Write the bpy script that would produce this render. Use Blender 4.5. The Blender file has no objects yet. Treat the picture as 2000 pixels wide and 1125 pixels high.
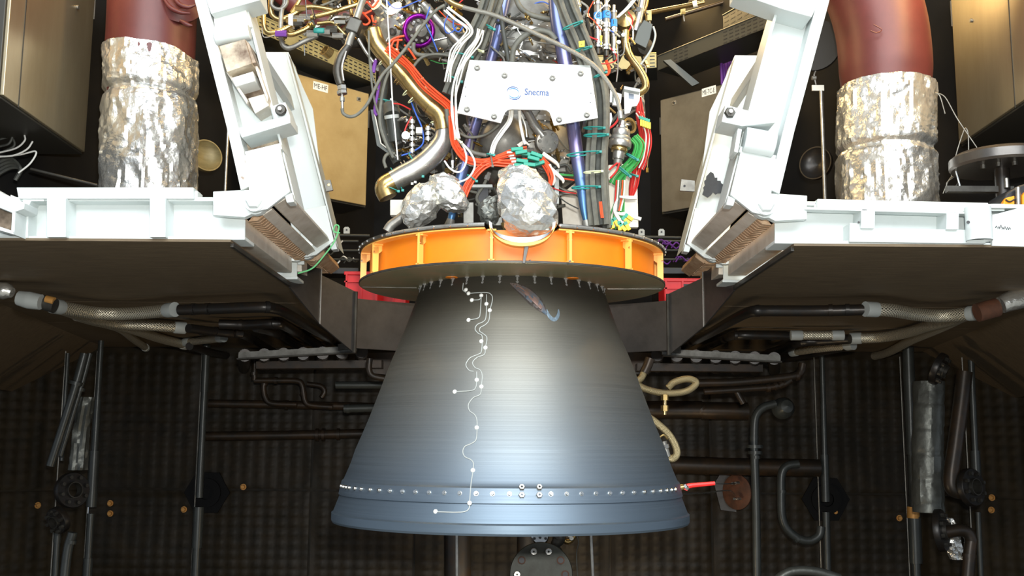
import bpy, math, random
from mathutils import Vector, Matrix, noise
random.seed(7)
SC = bpy.context.scene
COL = SC.collection
# ------------------------------------------------------------ camera
FPX, HOR = 2050.0, 858.0
CAM = Vector((0, -5.4, 3.0))
TH = math.atan((HOR-562.5)/FPX); RO = math.radians(0.4)
FW = Vector((0, math.cos(TH), math.sin(TH))); U0 = Vector((0, -math.sin(TH), math.cos(TH))); X0 = Vector((1, 0, 0))
UP = U0*math.cos(RO)-X0*math.sin(RO); RX = X0*math.cos(RO)+U0*math.sin(RO)
cd = bpy.data.cameras.new('camera'); cam = bpy.data.objects.new('camera', cd); COL.objects.link(cam)
cd.sensor_width = 36; cd.lens = 36*FPX/2000; cd.clip_start = .05; cd.clip_end = 200
cam.matrix_world = Matrix(((RX.x, UP.x, -FW.x, CAM.x), (RX.y, UP.y, -FW.y, CAM.y), (RX.z, UP.z, -FW.z, CAM.z), (0, 0, 0, 1)))
SC.camera = cam
# ------------------------------------------------------------ light
SC.view_settings.view_transform = 'Standard'; SC.view_settings.look = 'None'
SC.view_settings.gamma = 1; SC.view_settings.use_curve_mapping = False
SC.view_settings.exposure = 0.13
W = bpy.data.worlds.new('hall'); SC.world = W; W.use_nodes = True
bg = W.node_tree.nodes['Background']; bg.inputs[0].default_value = (.75, .85, 1, 1); bg.inputs[1].default_value = .52
def light(name, kind, loc, target, power, color, size=(1, 1), spread=180, spot=None):
    l = bpy.data.lights.new(name, kind); o = bpy.data.objects.new(name, l); COL.objects.link(o)
    o.location = loc; l.energy = power; l.color = color
    o.rotation_euler = (Vector(target)-Vector(loc)).to_track_quat('-Z', 'Y').to_euler()
    if kind == 'AREA': l.shape = 'RECTANGLE'; l.size, l.size_y = size; l.spread = math.radians(spread)
    if kind in ('POINT', 'SPOT'): l.shadow_soft_size = size[0]
    if spot: l.spot_size = math.radians(spot); l.spot_blend = .5
    return o
light('daylight_from_open_hall', 'AREA', (0.5, -8.3, 8.0), (0, 0, 3.2), 1230, (.93, .98, 1), (9.5, 4.2))
light('camera_flash', 'AREA', (0.1, -5.5, 3.25), (0, 0, 3.4), 190, (1, .99, .95), (.15, .1))
light('sodium_lamp', 'AREA', (2.5, -.3, 6.5), (-2.0, .9, 4.4), 120, (1, .68, .3), (.8, 2.0))
light('sodium_lamp', 'AREA', (-2.3, .3, 6.6), (2.4, .4, 4.8), 85, (1, .68, .3), (.8, 2.0))
light('sodium_lamp', 'AREA', (1.2, 2.3, 6.6), (2.7, -.2, 5.0), 45, (1, .68, .3), (1.0, .6))
light('pit_lamp', 'AREA', (.4, 2.6, 1.35), (.2, 4.6, 3.2), 26, (1, .78, .5), (1.2, .3))
# ------------------------------------------------------------ pixel helpers (frame 2000x1125)
def ray(px, py): return FW+RX*((px-1000)/FPX)+UP*((562.5-py)/FPX)
def P(px, py, Y):
    d = ray(px, py); return CAM+d*((Y-CAM.y)/d.y)
def PZ(px, py, z):
    d = ray(px, py); return CAM+d*((z-CAM.z)/d.z)
def rw(rpx, Y): return rpx/FPX*(Y-CAM.y)
# ------------------------------------------------------------ materials
def lin(c):
    return tuple(((v/255)/12.92 if v/255 <= .04045 else ((v/255+.055)/1.055)**2.4) for v in c)+(1,)
MATS = {}
def mat(name, rgb, rough=.5, metal=0, rgb2=None, scale=6, lo=.35, hi=.75, bump=0, bscale=60, stretch=None, coat=0, aniso=0, rvar=0, spec=.5):
    m = bpy.data.materials.new(name); m.use_nodes = True; nt = m.node_tree; N = nt.nodes; L = nt.links
    b = N['Principled BSDF']; b.inputs['Roughness'].default_value = rough; b.inputs['Metallic'].default_value = metal
    b.inputs['Base Color'].default_value = lin(rgb); b.inputs['Specular IOR Level'].default_value = spec
    if coat: b.inputs['Coat Weight'].default_value = coat; b.inputs['Coat Roughness'].default_value = .2
    tc = N.new('ShaderNodeTexCoord'); mp = N.new('ShaderNodeMapping'); L.new(tc.outputs['Object'], mp.inputs[0])
    if stretch: mp.inputs['Scale'].default_value = stretch
    if rgb2 is not None:
        n = N.new('ShaderNodeTexNoise'); n.inputs['Scale'].default_value = scale; n.inputs['Detail'].default_value = 6; n.inputs['Roughness'].default_value = .65
        L.new(mp.outputs[0], n.inputs['Vector'])
        r = N.new('ShaderNodeValToRGB'); r.color_ramp.elements[0].position = lo; r.color_ramp.elements[1].position = hi
        r.color_ramp.elements[0].color = lin(rgb); r.color_ramp.elements[1].color = lin(rgb2)
        L.new(n.outputs[0], r.inputs[0]); L.new(r.outputs[0], b.inputs['Base Color'])
        if rvar:
            mr = N.new('ShaderNodeMapRange'); mr.inputs[1].default_value = .3; mr.inputs[2].default_value = .7
            mr.inputs[3].default_value = max(.05, rough-rvar); mr.inputs[4].default_value = min(1, rough+rvar)
            L.new(n.outputs[0], mr.inputs[0]); L.new(mr.outputs[0], b.inputs['Roughness'])
    if bump:
        n2 = N.new('ShaderNodeTexNoise'); n2.inputs['Scale'].default_value = bscale; n2.inputs['Detail'].default_value = 5
        L.new(mp.outputs[0], n2.inputs['Vector']); bp = N.new('ShaderNodeBump'); bp.inputs['Strength'].default_value = bump; bp.inputs['Distance'].default_value = .01
        L.new(n2.outputs[0], bp.inputs['Height']); L.new(bp.outputs[0], b.inputs['Normal'])
    MATS[name] = m; return m
mat('white_paint', (204, 211, 209), .42, 0, (186, 194, 190), 3, .55, .85, .04, 30)
mat('worn_white', (228, 230, 226), .5, 0, (120, 92, 66), 9, .60, .74)
mat('scorched', (205, 190, 165), .55, 0, (84, 58, 36), 5, .42, .68)
mat('mottled_brown_steel', (150, 132, 112), .45, .35, (70, 55, 42), 14, .4, .7)  # brown mottled steel on strut inside, block side and jaw recess
mat('tan_steel', (216, 211, 200), .5, .05, (184, 174, 158), 8)
mat('orange_paint', (222, 124, 8), .45, 0, (214, 112, 6), 5)
mat('apricot_paint', (246, 178, 84), .45)
mat('deck_black', (92, 78, 60), .62, 0, (112, 97, 74), 5, .35, .75, .25, 14, (1, 6, 6), spec=.35)
mat('wall_black', (27, 22, 11), .48, .0, (42, 33, 18), 7, .35, .7, .1, 30, spec=.2)
mat('cell_black', (15, 15, 15), .7, 0, (24, 22, 19), 4, spec=.12)
mat('matt_black', (15, 15, 16), .7, spec=.15)
mat('black_gloss', (76, 73, 70), .3, .65, (104, 100, 96), 3, .3, .7, .05, 20)
mat('pipe_black', (40, 38, 36), .36, .35, (52, 40, 28), 10, .45, .75, .05, 60)
mat('pipe_brown', (42, 37, 31), .38, .25, (68, 51, 34), 8, .4, .75)
mat('pole_grey', (66, 69, 66), .36, .25, (50, 52, 50), 6)
mat('steel', (184, 182, 176), .32, .8, (120, 116, 108), 12, .35, .75, rvar=.1)
mat('dull_steel', (146, 145, 138), .45, .55, (96, 92, 86), 9, .35, .75)
mat('bright_metal', (225, 225, 220), .18, 1)
mat('gilt_steel', (192, 164, 108), .27, .88, (138, 114, 70), 10, .35, .75)
mat('dark_steel', (78, 76, 70), .42, .55, (48, 44, 40), 10)
mat('stainless_sheet', (176, 164, 138), .36, .7, (148, 134, 106), 2.2, .3, .75, .03, 90, (1, 1, .25))
mat('cabinet_lit_gold', (176, 156, 110), .5, .3, (158, 136, 90), 5, .3, .75, .02, 60)  # warm sodium glow worked into the base colour of the lit cabinet
mat('cabinet_shade', (104, 98, 84), .55, .25, (84, 78, 66), 5)  # cabinet turned from the lamp: its shade is put into a darker base
mat('cabinet_edge', (58, 56, 50), .5, .3)
mat('foil', (240, 238, 230), .26, .85, (214, 214, 208), 9, .3, .7, .5, 45)
mat('foil_quilt', (116, 118, 112), .42, .6, (88, 90, 85), 5, .3, .7, .3, 25)
mat('red_wrap', (98, 42, 38), .45, 0, (80, 34, 31), 4, .35, .75, .12, 9)
mat('brown_dish', (150, 138, 98), .5, .2, (104, 92, 60), 5, stretch=(1, 1, 4))
mat('sign_white', (246, 247, 246), .35)
mat('grille_grey', (44, 43, 40), .6, .2)
mat('logo_blue', (14, 62, 120), .5)
mat('logo_teal', (26, 104, 150), .5)
mat('ink_grey', (118, 128, 142), .5)
mat('ink_black', (30, 32, 36), .5)
mat('label_white', (230, 228, 216), .5)
mat('label_blue', (52, 138, 214), .5)
mat('label_yellow', (232, 200, 40), .5)
mat('cable_grey', (104, 103, 92), .6, 0, (74, 74, 68), 20)
mat('cable_dark', (72, 73, 66), .6, 0, (44, 46, 44), 20)
mat('cable_white', (222, 222, 216), .5)
mat('cable_orange', (220, 74, 30), .5)
mat('cable_red', (186, 34, 30), .5)
mat('cable_green', (52, 150, 70), .5)
mat('cable_blue', (50, 90, 178), .5)
mat('cable_purple', (106, 52, 140), .5)
mat('tie_teal', (30, 130, 122), .5)
mat('tie_clear', (196, 200, 160), .5)
mat('plug_green', (20, 140, 116), .5)
mat('plug_yellow', (228, 192, 40), .5)
mat('anodised_violet', (120, 20, 130), .3, .8)
mat('brass', (190, 150, 70), .3, 1)
mat('crate_red', (206, 26, 36), .45)
mat('rust_plate', (98, 60, 40), .7, 0, (62, 42, 30), 12)
mat('bolt_ochre', (196, 142, 74), .5, .3)
mat('tray_cream', (178, 168, 120), .5, .3, (150, 138, 94), 6)
mat('tray_grey', (74, 76, 72), .5, .5)
mat('amber_plastic', (232, 150, 24), .5)
mat('seal_brown', (188, 160, 130), .7, 0, (150, 110, 76), 20)
mat('bare_patch', (52, 56, 60), .6, .3, (34, 36, 40), 12)
mat('green_wire', (110, 196, 130), .5)
mat('grey_panel', (168, 172, 168), .5, .1)
mat('tape_red', (226, 40, 36), .45)
def M(n): return MATS[n]
def braid_mat(name, c1, c2, sc):
    m = mat(name, c1, .38, .75); nt = m.node_tree; N = nt.nodes; L = nt.links; b = N['Principled BSDF']
    uv = N.new('ShaderNodeUVMap'); uv.uv_map = 'uv'
    vs = []
    for sg in (1, -1):
        mp = N.new('ShaderNodeMapping'); mp.inputs['Rotation'].default_value[2] = sg*.9; mp.inputs['Scale'].default_value = (sc, sc, 1)
        L.new(uv.outputs[0], mp.inputs[0]); w = N.new('ShaderNodeTexWave'); w.inputs['Scale'].default_value = 1
        L.new(mp.outputs[0], w.inputs[0]); vs.append(w)
    mul = N.new('ShaderNodeMath'); mul.operation = 'MAXIMUM'; L.new(vs[0].outputs[1], mul.inputs[0]); L.new(vs[1].outputs[1], mul.inputs[1])
    r = N.new('ShaderNodeValToRGB'); r.color_ramp.elements[0].color = lin(c2); r.color_ramp.elements[1].color = lin(c1)
    r.color_ramp.elements[0].position = .35; r.color_ramp.elements[1].position = .75
    L.new(mul.outputs[0], r.inputs[0]); L.new(r.outputs[0], b.inputs['Base Color'])
    bp = N.new('ShaderNodeBump'); bp.inputs['Strength'].default_value = .6; bp.inputs['Distance'].default_value = .004
    L.new(mul.outputs[0], bp.inputs['Height']); L.new(bp.outputs[0], b.inputs['Normal'])
braid_mat('braid', (236, 226, 202), (70, 66, 58), 24)
braid_mat('fine_braid', (178, 175, 164), (112, 108, 98), 75)
braid_mat('gold_braid', (204, 186, 142), (112, 98, 70), 60)
def ramp_z_mat(name, stops, rough, metal, ax=2, ring=0):
    """metal with its own heat tint, running along the object's height"""
    m = mat(name, (128, 128, 128), rough, metal); nt = m.node_tree; N = nt.nodes; L = nt.links; b = N['Principled BSDF']
    tc = N.new('ShaderNodeTexCoord'); sp = N.new('ShaderNodeSeparateXYZ'); L.new(tc.outputs['Object'], sp.inputs[0])
    nz = N.new('ShaderNodeTexNoise'); nz.inputs['Scale'].default_value = 3; nz.inputs['Detail'].default_value = 3; L.new(tc.outputs['Object'], nz.inputs[0])
    ad = N.new('ShaderNodeMath'); ad.operation = 'MULTIPLY_ADD'; ad.inputs[1].default_value = .16
    L.new(nz.outputs[0], ad.inputs[0]); L.new(sp.outputs[ax], ad.inputs[2])
    z0, z1 = stops[0][0], stops[-1][0]
    mr = N.new('ShaderNodeMapRange'); mr.inputs[1].default_value = z0+.08; mr.inputs[2].default_value = z1+.08; L.new(ad.outputs[0], mr.inputs[0])
    r = N.new('ShaderNodeValToRGB'); e = r.color_ramp.elements
    while len(e) < len(stops): e.new(.5)
    for i, (z, c) in enumerate(stops): e[i].position = (z-z0)/(z1-z0); e[i].color = lin(c)
    L.new(mr.outputs[0], r.inputs[0]); L.new(r.outputs[0], b.inputs['Base Color'])
    return m, r, tc, sp
# ------------------------------------------------------------ mesh builder
ORG = {}
def frame_of(t):
    t = t.normalized(); a = Vector((0, 0, 1)) if abs(t.z) < .9 else Vector((1, 0, 0))
    n = t.cross(a).normalized(); return n, t.cross(n).normalized()
def smooth_path(pts, n=6):
    if len(pts) < 3: return pts
    q = [pts[0]*2-pts[1]]+list(pts)+[pts[-1]*2-pts[-2]]; out = []
    for i in range(1, len(q)-2):
        a, b, c, d = q[i-1], q[i], q[i+1], q[i+2]
        for k in range(n):
            t = k/n
            out.append(.5*((2*b)+(c-a)*t+(2*a-5*b+4*c-d)*t*t+(3*b-a-3*c+d)*t**3))
    out.append(pts[-1]); return out
class MB:
    def __init__(s): s.v = []; s.f = []; s.uv = {}
    def add(s, vs, fs):
        o = len(s.v); s.v += [Vector(v) for v in vs]; s.f += [tuple(i+o for i in f) for f in fs]; return s
    def box(s, c, size, R=None):
        c = Vector(c); h = Vector(size)/2; vs = []
        for x in (-1, 1):
            for y in (-1, 1):
                for z in (-1, 1):
                    v = Vector((x*h.x, y*h.y, z*h.z)); vs.append(c+(R@v if R else v))
        return s.add(vs, [(0, 1, 3, 2), (4, 6, 7, 5), (0, 4, 5, 1), (2, 3, 7, 6), (0, 2, 6, 4), (1, 5, 7, 3)])
    def prism(s, poly, off):
        n = len(poly); off = Vector(off); A = [Vector(p) for p in poly]
        nr = Vector((0, 0, 0))
        for i in range(n): nr += A[i].cross(A[(i+1) % n])
        if nr.dot(off) > 0: A.reverse()
        return s.add(A+[p+off for p in A], [tuple(range(n)), tuple(range(2*n-1, n-1, -1))]+[(i, i+n, (i+1) % n+n, (i+1) % n) for i in range(n)])
    def px(s, poly, Y0, Y1, mx=None):
        A = [P(x, y, Y0) for x, y in poly]
        if mx is not None: A = [Vector((2*mx-a.x, a.y, a.z)) for a in A]
        return s.prism(A, (0, Y1-Y0, 0))
    def tube(s, pts, r, seg=10, cap=True, sm=6, closed=False):
        pts = [Vector(p) for p in pts]
        if sm: pts2 = smooth_path(pts, sm)
        else: pts2 = pts
        m = len(pts2); rs = r if isinstance(r, (list, tuple)) else None
        def rad(i):
            if not rs: return r
            t = i/(m-1)*(len(rs)-1); k = min(int(t), len(rs)-2); return rs[k]+(rs[k+1]-rs[k])*(t-k)
        n = None; vs = []; L = 0; ls = []
        for i, p in enumerate(pts2):
            t = (pts2[min(i+1, m-1)]-pts2[max(i-1, 0)])
            if t.length < 1e-9: t = Vector((0, 0, 1))
            t.normalize()
            if n is None: n, bb = frame_of(t)
            else:
                n = (n-t*n.dot(t)); n = n.normalized() if n.length > 1e-6 else frame_of(t)[0]
                bb = t.cross(n)
            if i: L += (p-pts2[i-1]).length
            ls.append(L); R_ = rad(i)
            for k in range(seg):
                a = 2*math.pi*k/seg; vs.append(p+(n*math.cos(a)+bb*math.sin(a))*R_)
        fs = []; o = len(s.v); per = 2*math.pi*(rs[0] if rs else r)
        for i in range(m-1):
            for k in range(seg):
                k2 = (k+1) % seg
                s.uv[len(s.f)+len(fs)] = [(ls[i], per*k/seg), (ls[i], per*(k+1)/seg), (ls[i+1], per*(k+1)/seg), (ls[i+1], per*k/seg)]
                fs.append((i*seg+k, i*seg+k2, (i+1)*seg+k2, (i+1)*seg+k))
        if cap: fs += [tuple(range(seg-1, -1, -1)), tuple((m-1)*seg+k for k in range(seg))]
        return s.add(vs, fs)
    def lathe(s, prof, c=(0, 0, 0), axis=(0, 0, 1), seg=32, a0=0, a1=360, cap=False):
        """prof: (radius, height along axis)"""
        c = Vector(c); ax = Vector(axis).normalized()
        if abs(ax.z) > .999: n, b = Vector((1, 0, 0)), Vector((0, 1, 0))*(1 if ax.z > 0 else -1)
        else: n, b = frame_of(ax); 
        full = abs(a1-a0) >= 360; ns = seg if full else seg+1; vs = []; m = len(prof)
        for j in range(ns):
            a = math.radians(a0+(a1-a0)*j/seg); d = n*math.cos(a)+b*math.sin(a)
            for r, h in prof: vs.append(c+d*r+ax*h)
        fs = []
        for j in range(seg):
            j2 = (j+1) % ns
            for i in range(m-1): fs.append((j*m+i, j2*m+i, j2*m+i+1, j*m+i+1))
        if cap:
            fs += [tuple(j*m for j in range(ns-1, -1, -1)), tuple(j*m+m-1 for j in range(ns))]
        return s.add(vs, fs)
    def cyl(s, a, b, r, seg=14, r2=None):
        a = Vector(a); b = Vector(b); h = (b-a).length
        return s.lathe([(1e-4, 0), (r, 0), (r2 if r2 is not None else r, h), (1e-4, h)], a, b-a, seg)
    def build(s, name, m, parent=None, smooth=True, bevel=0, ang=38):
        if parent is not None: org = ORG[parent]
        else:
            lo = [min(v[i] for v in s.v) for i in range(3)]; hi = [max(v[i] for v in s.v) for i in range(3)]
            org = Vector(((lo[0]+hi[0])/2, (lo[1]+hi[1])/2, lo[2]))
        me = bpy.data.meshes.new(name); me.from_pydata([v-org for v in s.v], [], s.f)
        if s.uv:
            ul = me.uv_layers.new(name='uv')
            for fi, u in s.uv.items():
                p = me.polygons[fi]
                for k, li in enumerate(p.loop_indices): ul.data[li].uv = u[k % 4]
        me.materials.append(M(m) if isinstance(m, str) else m)
        me.validate(clean_customdata=False)
        if smooth:
            me.polygons.foreach_set('use_smooth', [True]*len(me.polygons)); me.set_sharp_from_angle(angle=math.radians(ang))
        o = bpy.data.objects.new(name, me); COL.objects.link(o)
        if parent is not None: o.parent = parent
        else: o.location = org
        ORG[o] = org
        if bevel:
            bv = o.modifiers.new('bevel', 'BEVEL'); bv.width = bevel; bv.segments = 2; bv.limit_method = 'ANGLE'; bv.angle_limit = math.radians(40)
        return o
def thing(name, label, cat, loc, group=None):
    o = bpy.data.objects.new(name, None); COL.objects.link(o); o.location = loc; o.empty_display_size = .05
    ORG[o] = Vector(loc); return tag(o, label, cat, group)
def tag(o, label=None, cat=None, group=None, kind=None):
    if label: o['label'] = label
    if cat: o['category'] = cat
    if group: o['group'] = group
    if kind: o['kind'] = kind
    return o
def struct(o): o['kind'] = 'structure'; return o
def put(src, name, loc, parent, R=None):
    """another piece sharing src's mesh, at world loc under parent"""
    o = bpy.data.objects.new(name, src.data if hasattr(src, 'data') else src); COL.objects.link(o)
    if parent is not None: o.parent = parent; o.location = Vector(loc)-ORG[parent]
    else: o.location = loc
    if R is not None: o.rotation_euler = R.to_euler()
    ORG[o] = Vector(loc); return o
def pts_px(pts, Y):
    return [P(p[0], p[1], p[2] if len(p) > 2 else Y) for p in pts]
def pipe(name, m, pts, rpx, Y, label=None, cat=None, parent=None, seg=10, sm=6, group=None):
    w = pts_px(pts, Y); y0 = pts[0][2] if len(pts[0]) > 2 else Y
    o = MB().tube(w, [rw(r, y0) for r in rpx] if isinstance(rpx, (list, tuple)) else rw(rpx, y0), seg, sm=sm).build(name, m, parent)
    if label: tag(o, label, cat, group)
    return o
def collar(mb, pts, t, rpx, Y, half=.012, seg=16):
    """a short sleeve round a straight run, at fraction t"""
    a, b = Vector(pts[0]), Vector(pts[1]); c = a.lerp(b, t); d = (b-a).normalized()
    return mb.cyl(c-d*half, c+d*half, rpx, seg)
def mesh_data(mb, name, m, smooth=True):
    me = bpy.data.meshes.new(name); me.from_pydata(mb.v, [], mb.f); me.materials.append(M(m))
    if smooth: me.polygons.foreach_set('use_smooth', [True]*len(me.polygons)); me.set_sharp_from_angle(angle=math.radians(38))
    return me
def align(d): return Vector(d).to_track_quat('Z', 'Y').to_matrix()
def text_mesh(name, s, size, m, parent, origin, xdir, updir, width=None, off=.002, yscale=1, bold=0):
    cu = bpy.data.curves.new(name, 'FONT'); cu.body = s; cu.size = size; cu.resolution_u = 3; cu.offset = bold
    tmp = bpy.data.objects.new('tmp', cu); COL.objects.link(tmp)
    bpy.context.view_layer.update(); dg = bpy.context.evaluated_depsgraph_get()
    me = bpy.data.meshes.new_from_object(tmp.evaluated_get(dg)); bpy.data.objects.remove(tmp)
    xs = [v.co.x for v in me.vertices]; k = width/(max(xs)-min(xs)) if width else 1; x0 = min(xs)
    xd = Vector(xdir).normalized(); ud = Vector(updir).normalized(); nd = xd.cross(ud); org = ORG[parent]
    for v in me.vertices: v.co = Vector(origin)+xd*((v.co.x-x0)*k)+ud*(v.co.y*yscale)+nd*off-org
    me.materials.clear(); me.materials.append(M(m)); me.name = name
    o = bpy.data.objects.new(name, me); COL.objects.link(o); o.parent = parent; ORG[o] = org; return o
# ============================================================ STRUCTURE
ZD = 3.882                                        # underside of the test cell's floor
# ---- lower chamber: dimpled lagging panels
def dimple_panel(a, b, z0, z1, name, parent, m='wall_black', amp=.02, pit=.118, ndir=None):
    a = Vector((a[0], a[1], 0)); b = Vector((b[0], b[1], 0)); L = (b-a).length; u = (b-a).normalized()
    n = Vector((u.y, -u.x, 0)); g = .012; L0 = g; L1 = L-g
    nx = max(2, int((L1-L0)/.03)); nz = max(2, int((z1-z0-2*g)/.03)); mb = MB(); vs = []
    for j in range(nz+1):
        z = z0+g+(z1-z0-2*g)*j/nz
        for i in range(nx+1):
            s = L0+(L1-L0)*i/nx
            e = min(1, min(s-L0, L1-s, z-z0-g, z1-g-z)/.05)
            A = (a.x+u.x*s)*1.0+a.y; px_, pz_ = s/pit, z/(pit*.8)
            d = math.cos(2*math.pi*px_)*math.cos(2*math.pi*pz_*.5)*.0+max(0, math.cos(math.pi*(px_+pz_))*math.cos(math.pi*(px_-pz_)))**1.3
            w = noise.noise((s*1.7, z*1.9, a.x))*.02
            vs.append(a+u*s+n*(.02+amp*d*max(0, e)+w*max(0, e))+Vector((0, 0, z)))
    fs = [(j*(nx+1)+i, j*(nx+1)+i+1, (j+1)*(nx+1)+i+1, (j+1)*(nx+1)+i) for j in range(nz) for i in range(nx)]
    mb.add(vs, fs); return mb.build(name, m, parent, ang=80)
YW = 5.0
xw = [P(px, 900, YW).x for px in (178, 390, 610, 812, 1190, 1388, 1612, 1787)]
zb, zm, zt = 1.2, 3-(957-858)/FPX*10.4, ZD
wb = struct(MB().box(((xw[0]+xw[-1])/2, YW+.06, (zb+zt)/2), (xw[-1]-xw[0], .1, zt-zb)).build('wall_back', 'wall_black'))
for i in range(7):
    for z0, z1 in ((zb, zm), (zm, zt)): dimple_panel((xw[i], YW), (xw[i+1], YW), z0, z1, 'lagging_panel', wb)
for sd, x in ((-1, xw[0]), (1, xw[-1])):
    e = (x+sd*2.4, YW-2.4)
    A, B = ((e[0], e[1]), (x, YW)) if sd < 0 else ((x, YW), (e[0], e[1]))
    d = Vector((B[0]-A[0], B[1]-A[1], 0)).normalized(); n = Vector((d.y, -d.x, 0))
    w = struct(MB().prism([(A[0], A[1], zb), (B[0], B[1], zb), (B[0], B[1], zt), (A[0], A[1], zt)], -n*.1).build('wall_left' if sd < 0 else 'wall_right', 'wall_black'))
    for z0, z1 in ((zb, zm), (zm, zt)):
        mid = ((A[0]+B[0])/2, (A[1]+B[1])/2)
        dimple_panel(A, mid, z0, z1, 'lagging_panel', w); dimple_panel(mid, B, z0, z1, 'lagging_panel', w)
mat('concrete', (150, 148, 142), .8, 0, (120, 118, 112), 2)
struct(MB().box((0, 3.2, zb-.05), (14, 6.4, .1)).build('floor', 'wall_black'))
struct(MB().box((0, -6.5, zb-.05), (22, 13, .1)).build('floor_bounce_apron', 'concrete'))  # unseen pale slab, added to bounce daylight up under the deck
# ---- the cell's floor deck, seen from below: two dark sheets with an opening for the nozzle, outer skirts slope down
YF, YR = -.65, .55
XO = 1.285                                        # edge of the opening
for sd in (-1, 1):
    mx = 0
    def q(x, y, z): return Vector((sd*x, y, z))
    fo = 3.4
    mb = MB().prism([q(XO, YF-.04, ZD), q(6, YF-.04, ZD), q(6, YW+.3, ZD), q(XO, YW+.3, ZD)], (0, 0, .012))
    o = struct(mb.build('floor_deck', 'deck_black'))
    # seams: thin lapped strips and a rim of welded flat bar along the opening
    rim = MB().box((sd*(XO+.004), (YF+1.9)/2, ZD-.006), (.014, 1.9-YF, .02)).build('rim_strip', 'dark_steel', o)
    for yy in (1.5, 2.8):
        MB().box((sd*(XO+1.6), yy, ZD-.0005), (3.1, .03, .002)).build('lap_seam', 'deck_black', o)
    sk = MB().prism([q(3.30, .8, ZD), q(4.05, 4.95, ZD), q(4.75, 4.95, 3.41), q(4.0, .8, 3.41)], (sd*.02, 0, .03))
    sk.prism([q(2.7, YF-.04, ZD), q(3.30, .8, ZD), q(4.0, .8, 3.41), q(3.9, YF-.04, 3.41)], (sd*.02, 0, .03))
    sk.build('sloping_skirt', 'deck_black', o)
struct(MB().prism([(-XO, 1.95, ZD), (XO, 1.95, ZD), (XO, YW+.3, ZD), (-XO, YW+.3, ZD)], (0, 0, .012)).build('floor_deck', 'deck_black'))
# ---- collar hanging round the opening behind the nozzle
RC = 1.45
mb = MB().lathe([(RC, ZD-.33), (RC, ZD-.02), (RC+.012, ZD-.02), (RC+.012, ZD-.33), (RC, ZD-.33)], seg=40, a0=90-42, a1=90+42)
col = tag(mb.build('opening_collar', 'black_gloss'), 'curved black sheet collar hanging under the floor opening behind the nozzle', 'collar')
for sd in (-1, 1):
    c, s_ = math.cos(math.radians(90-42*sd)), math.sin(math.radians(90-42*sd))
    p0 = Vector((RC*c, RC*s_, 0)); p1 = Vector((sd*1.16, .92, 0)); p2 = Vector((sd*XO, .62, 0))
    MB().prism([p0+Vector((0, 0, ZD-.36)), p1+Vector((0, 0, ZD-.2)), p1+Vector((0, 0, ZD+.1)), p0+Vector((0, 0, ZD+.02))], (sd*.01, .01, 0)).build('side_sheet', 'black_gloss', col)
    MB().prism([p1+Vector((0, 0, ZD-.2)), p2+Vector((0, 0, ZD-.02)), p2+Vector((0, 0, ZD+.16)), p1+Vector((0, 0, ZD+.16))], (sd*.01, .01, 0)).build('side_sheet', 'black_gloss', col)
    MB().cyl(p0+Vector((0, -.012, ZD-.36)), p0+Vector((0, -.012, ZD+.02)), .012, 8).build('edge_bar', 'dark_steel', col)
    MB().cyl(p1+Vector((0, -.006, ZD-.2)), p1+Vector((0, -.006, ZD+.16)), .004, 8).build('edge_bar', 'steel', col)
# ---- upper cell: dark octagonal walls
zc = 7.4
loop = [(-3.3, -1.2), (-3.3, .66), (-1.1, 2.78), (1.1, 2.78), (3.3, .66), (3.3, -1.2)]
for nm, i in (('wall_cell_left', 0), ('wall_cell_left_back', 1), ('wall_cell_back', 2), ('wall_cell_right_back', 3), ('wall_cell_right', 4)):
    a, b = loop[i], loop[i+1]; d = Vector((b[0]-a[0], b[1]-a[1], 0)).normalized(); n = Vector((d.y, -d.x, 0))
    struct(MB().prism([(a[0], a[1], ZD+.02), (b[0], b[1], ZD+.02), (b[0], b[1], zc), (a[0], a[1], zc)], -n*.06).build(nm, 'cell_black'))
struct(MB().box((0, 1.2, zc+.03), (7, 4.8, .06)).build('ceiling', 'cell_black'))
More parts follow.
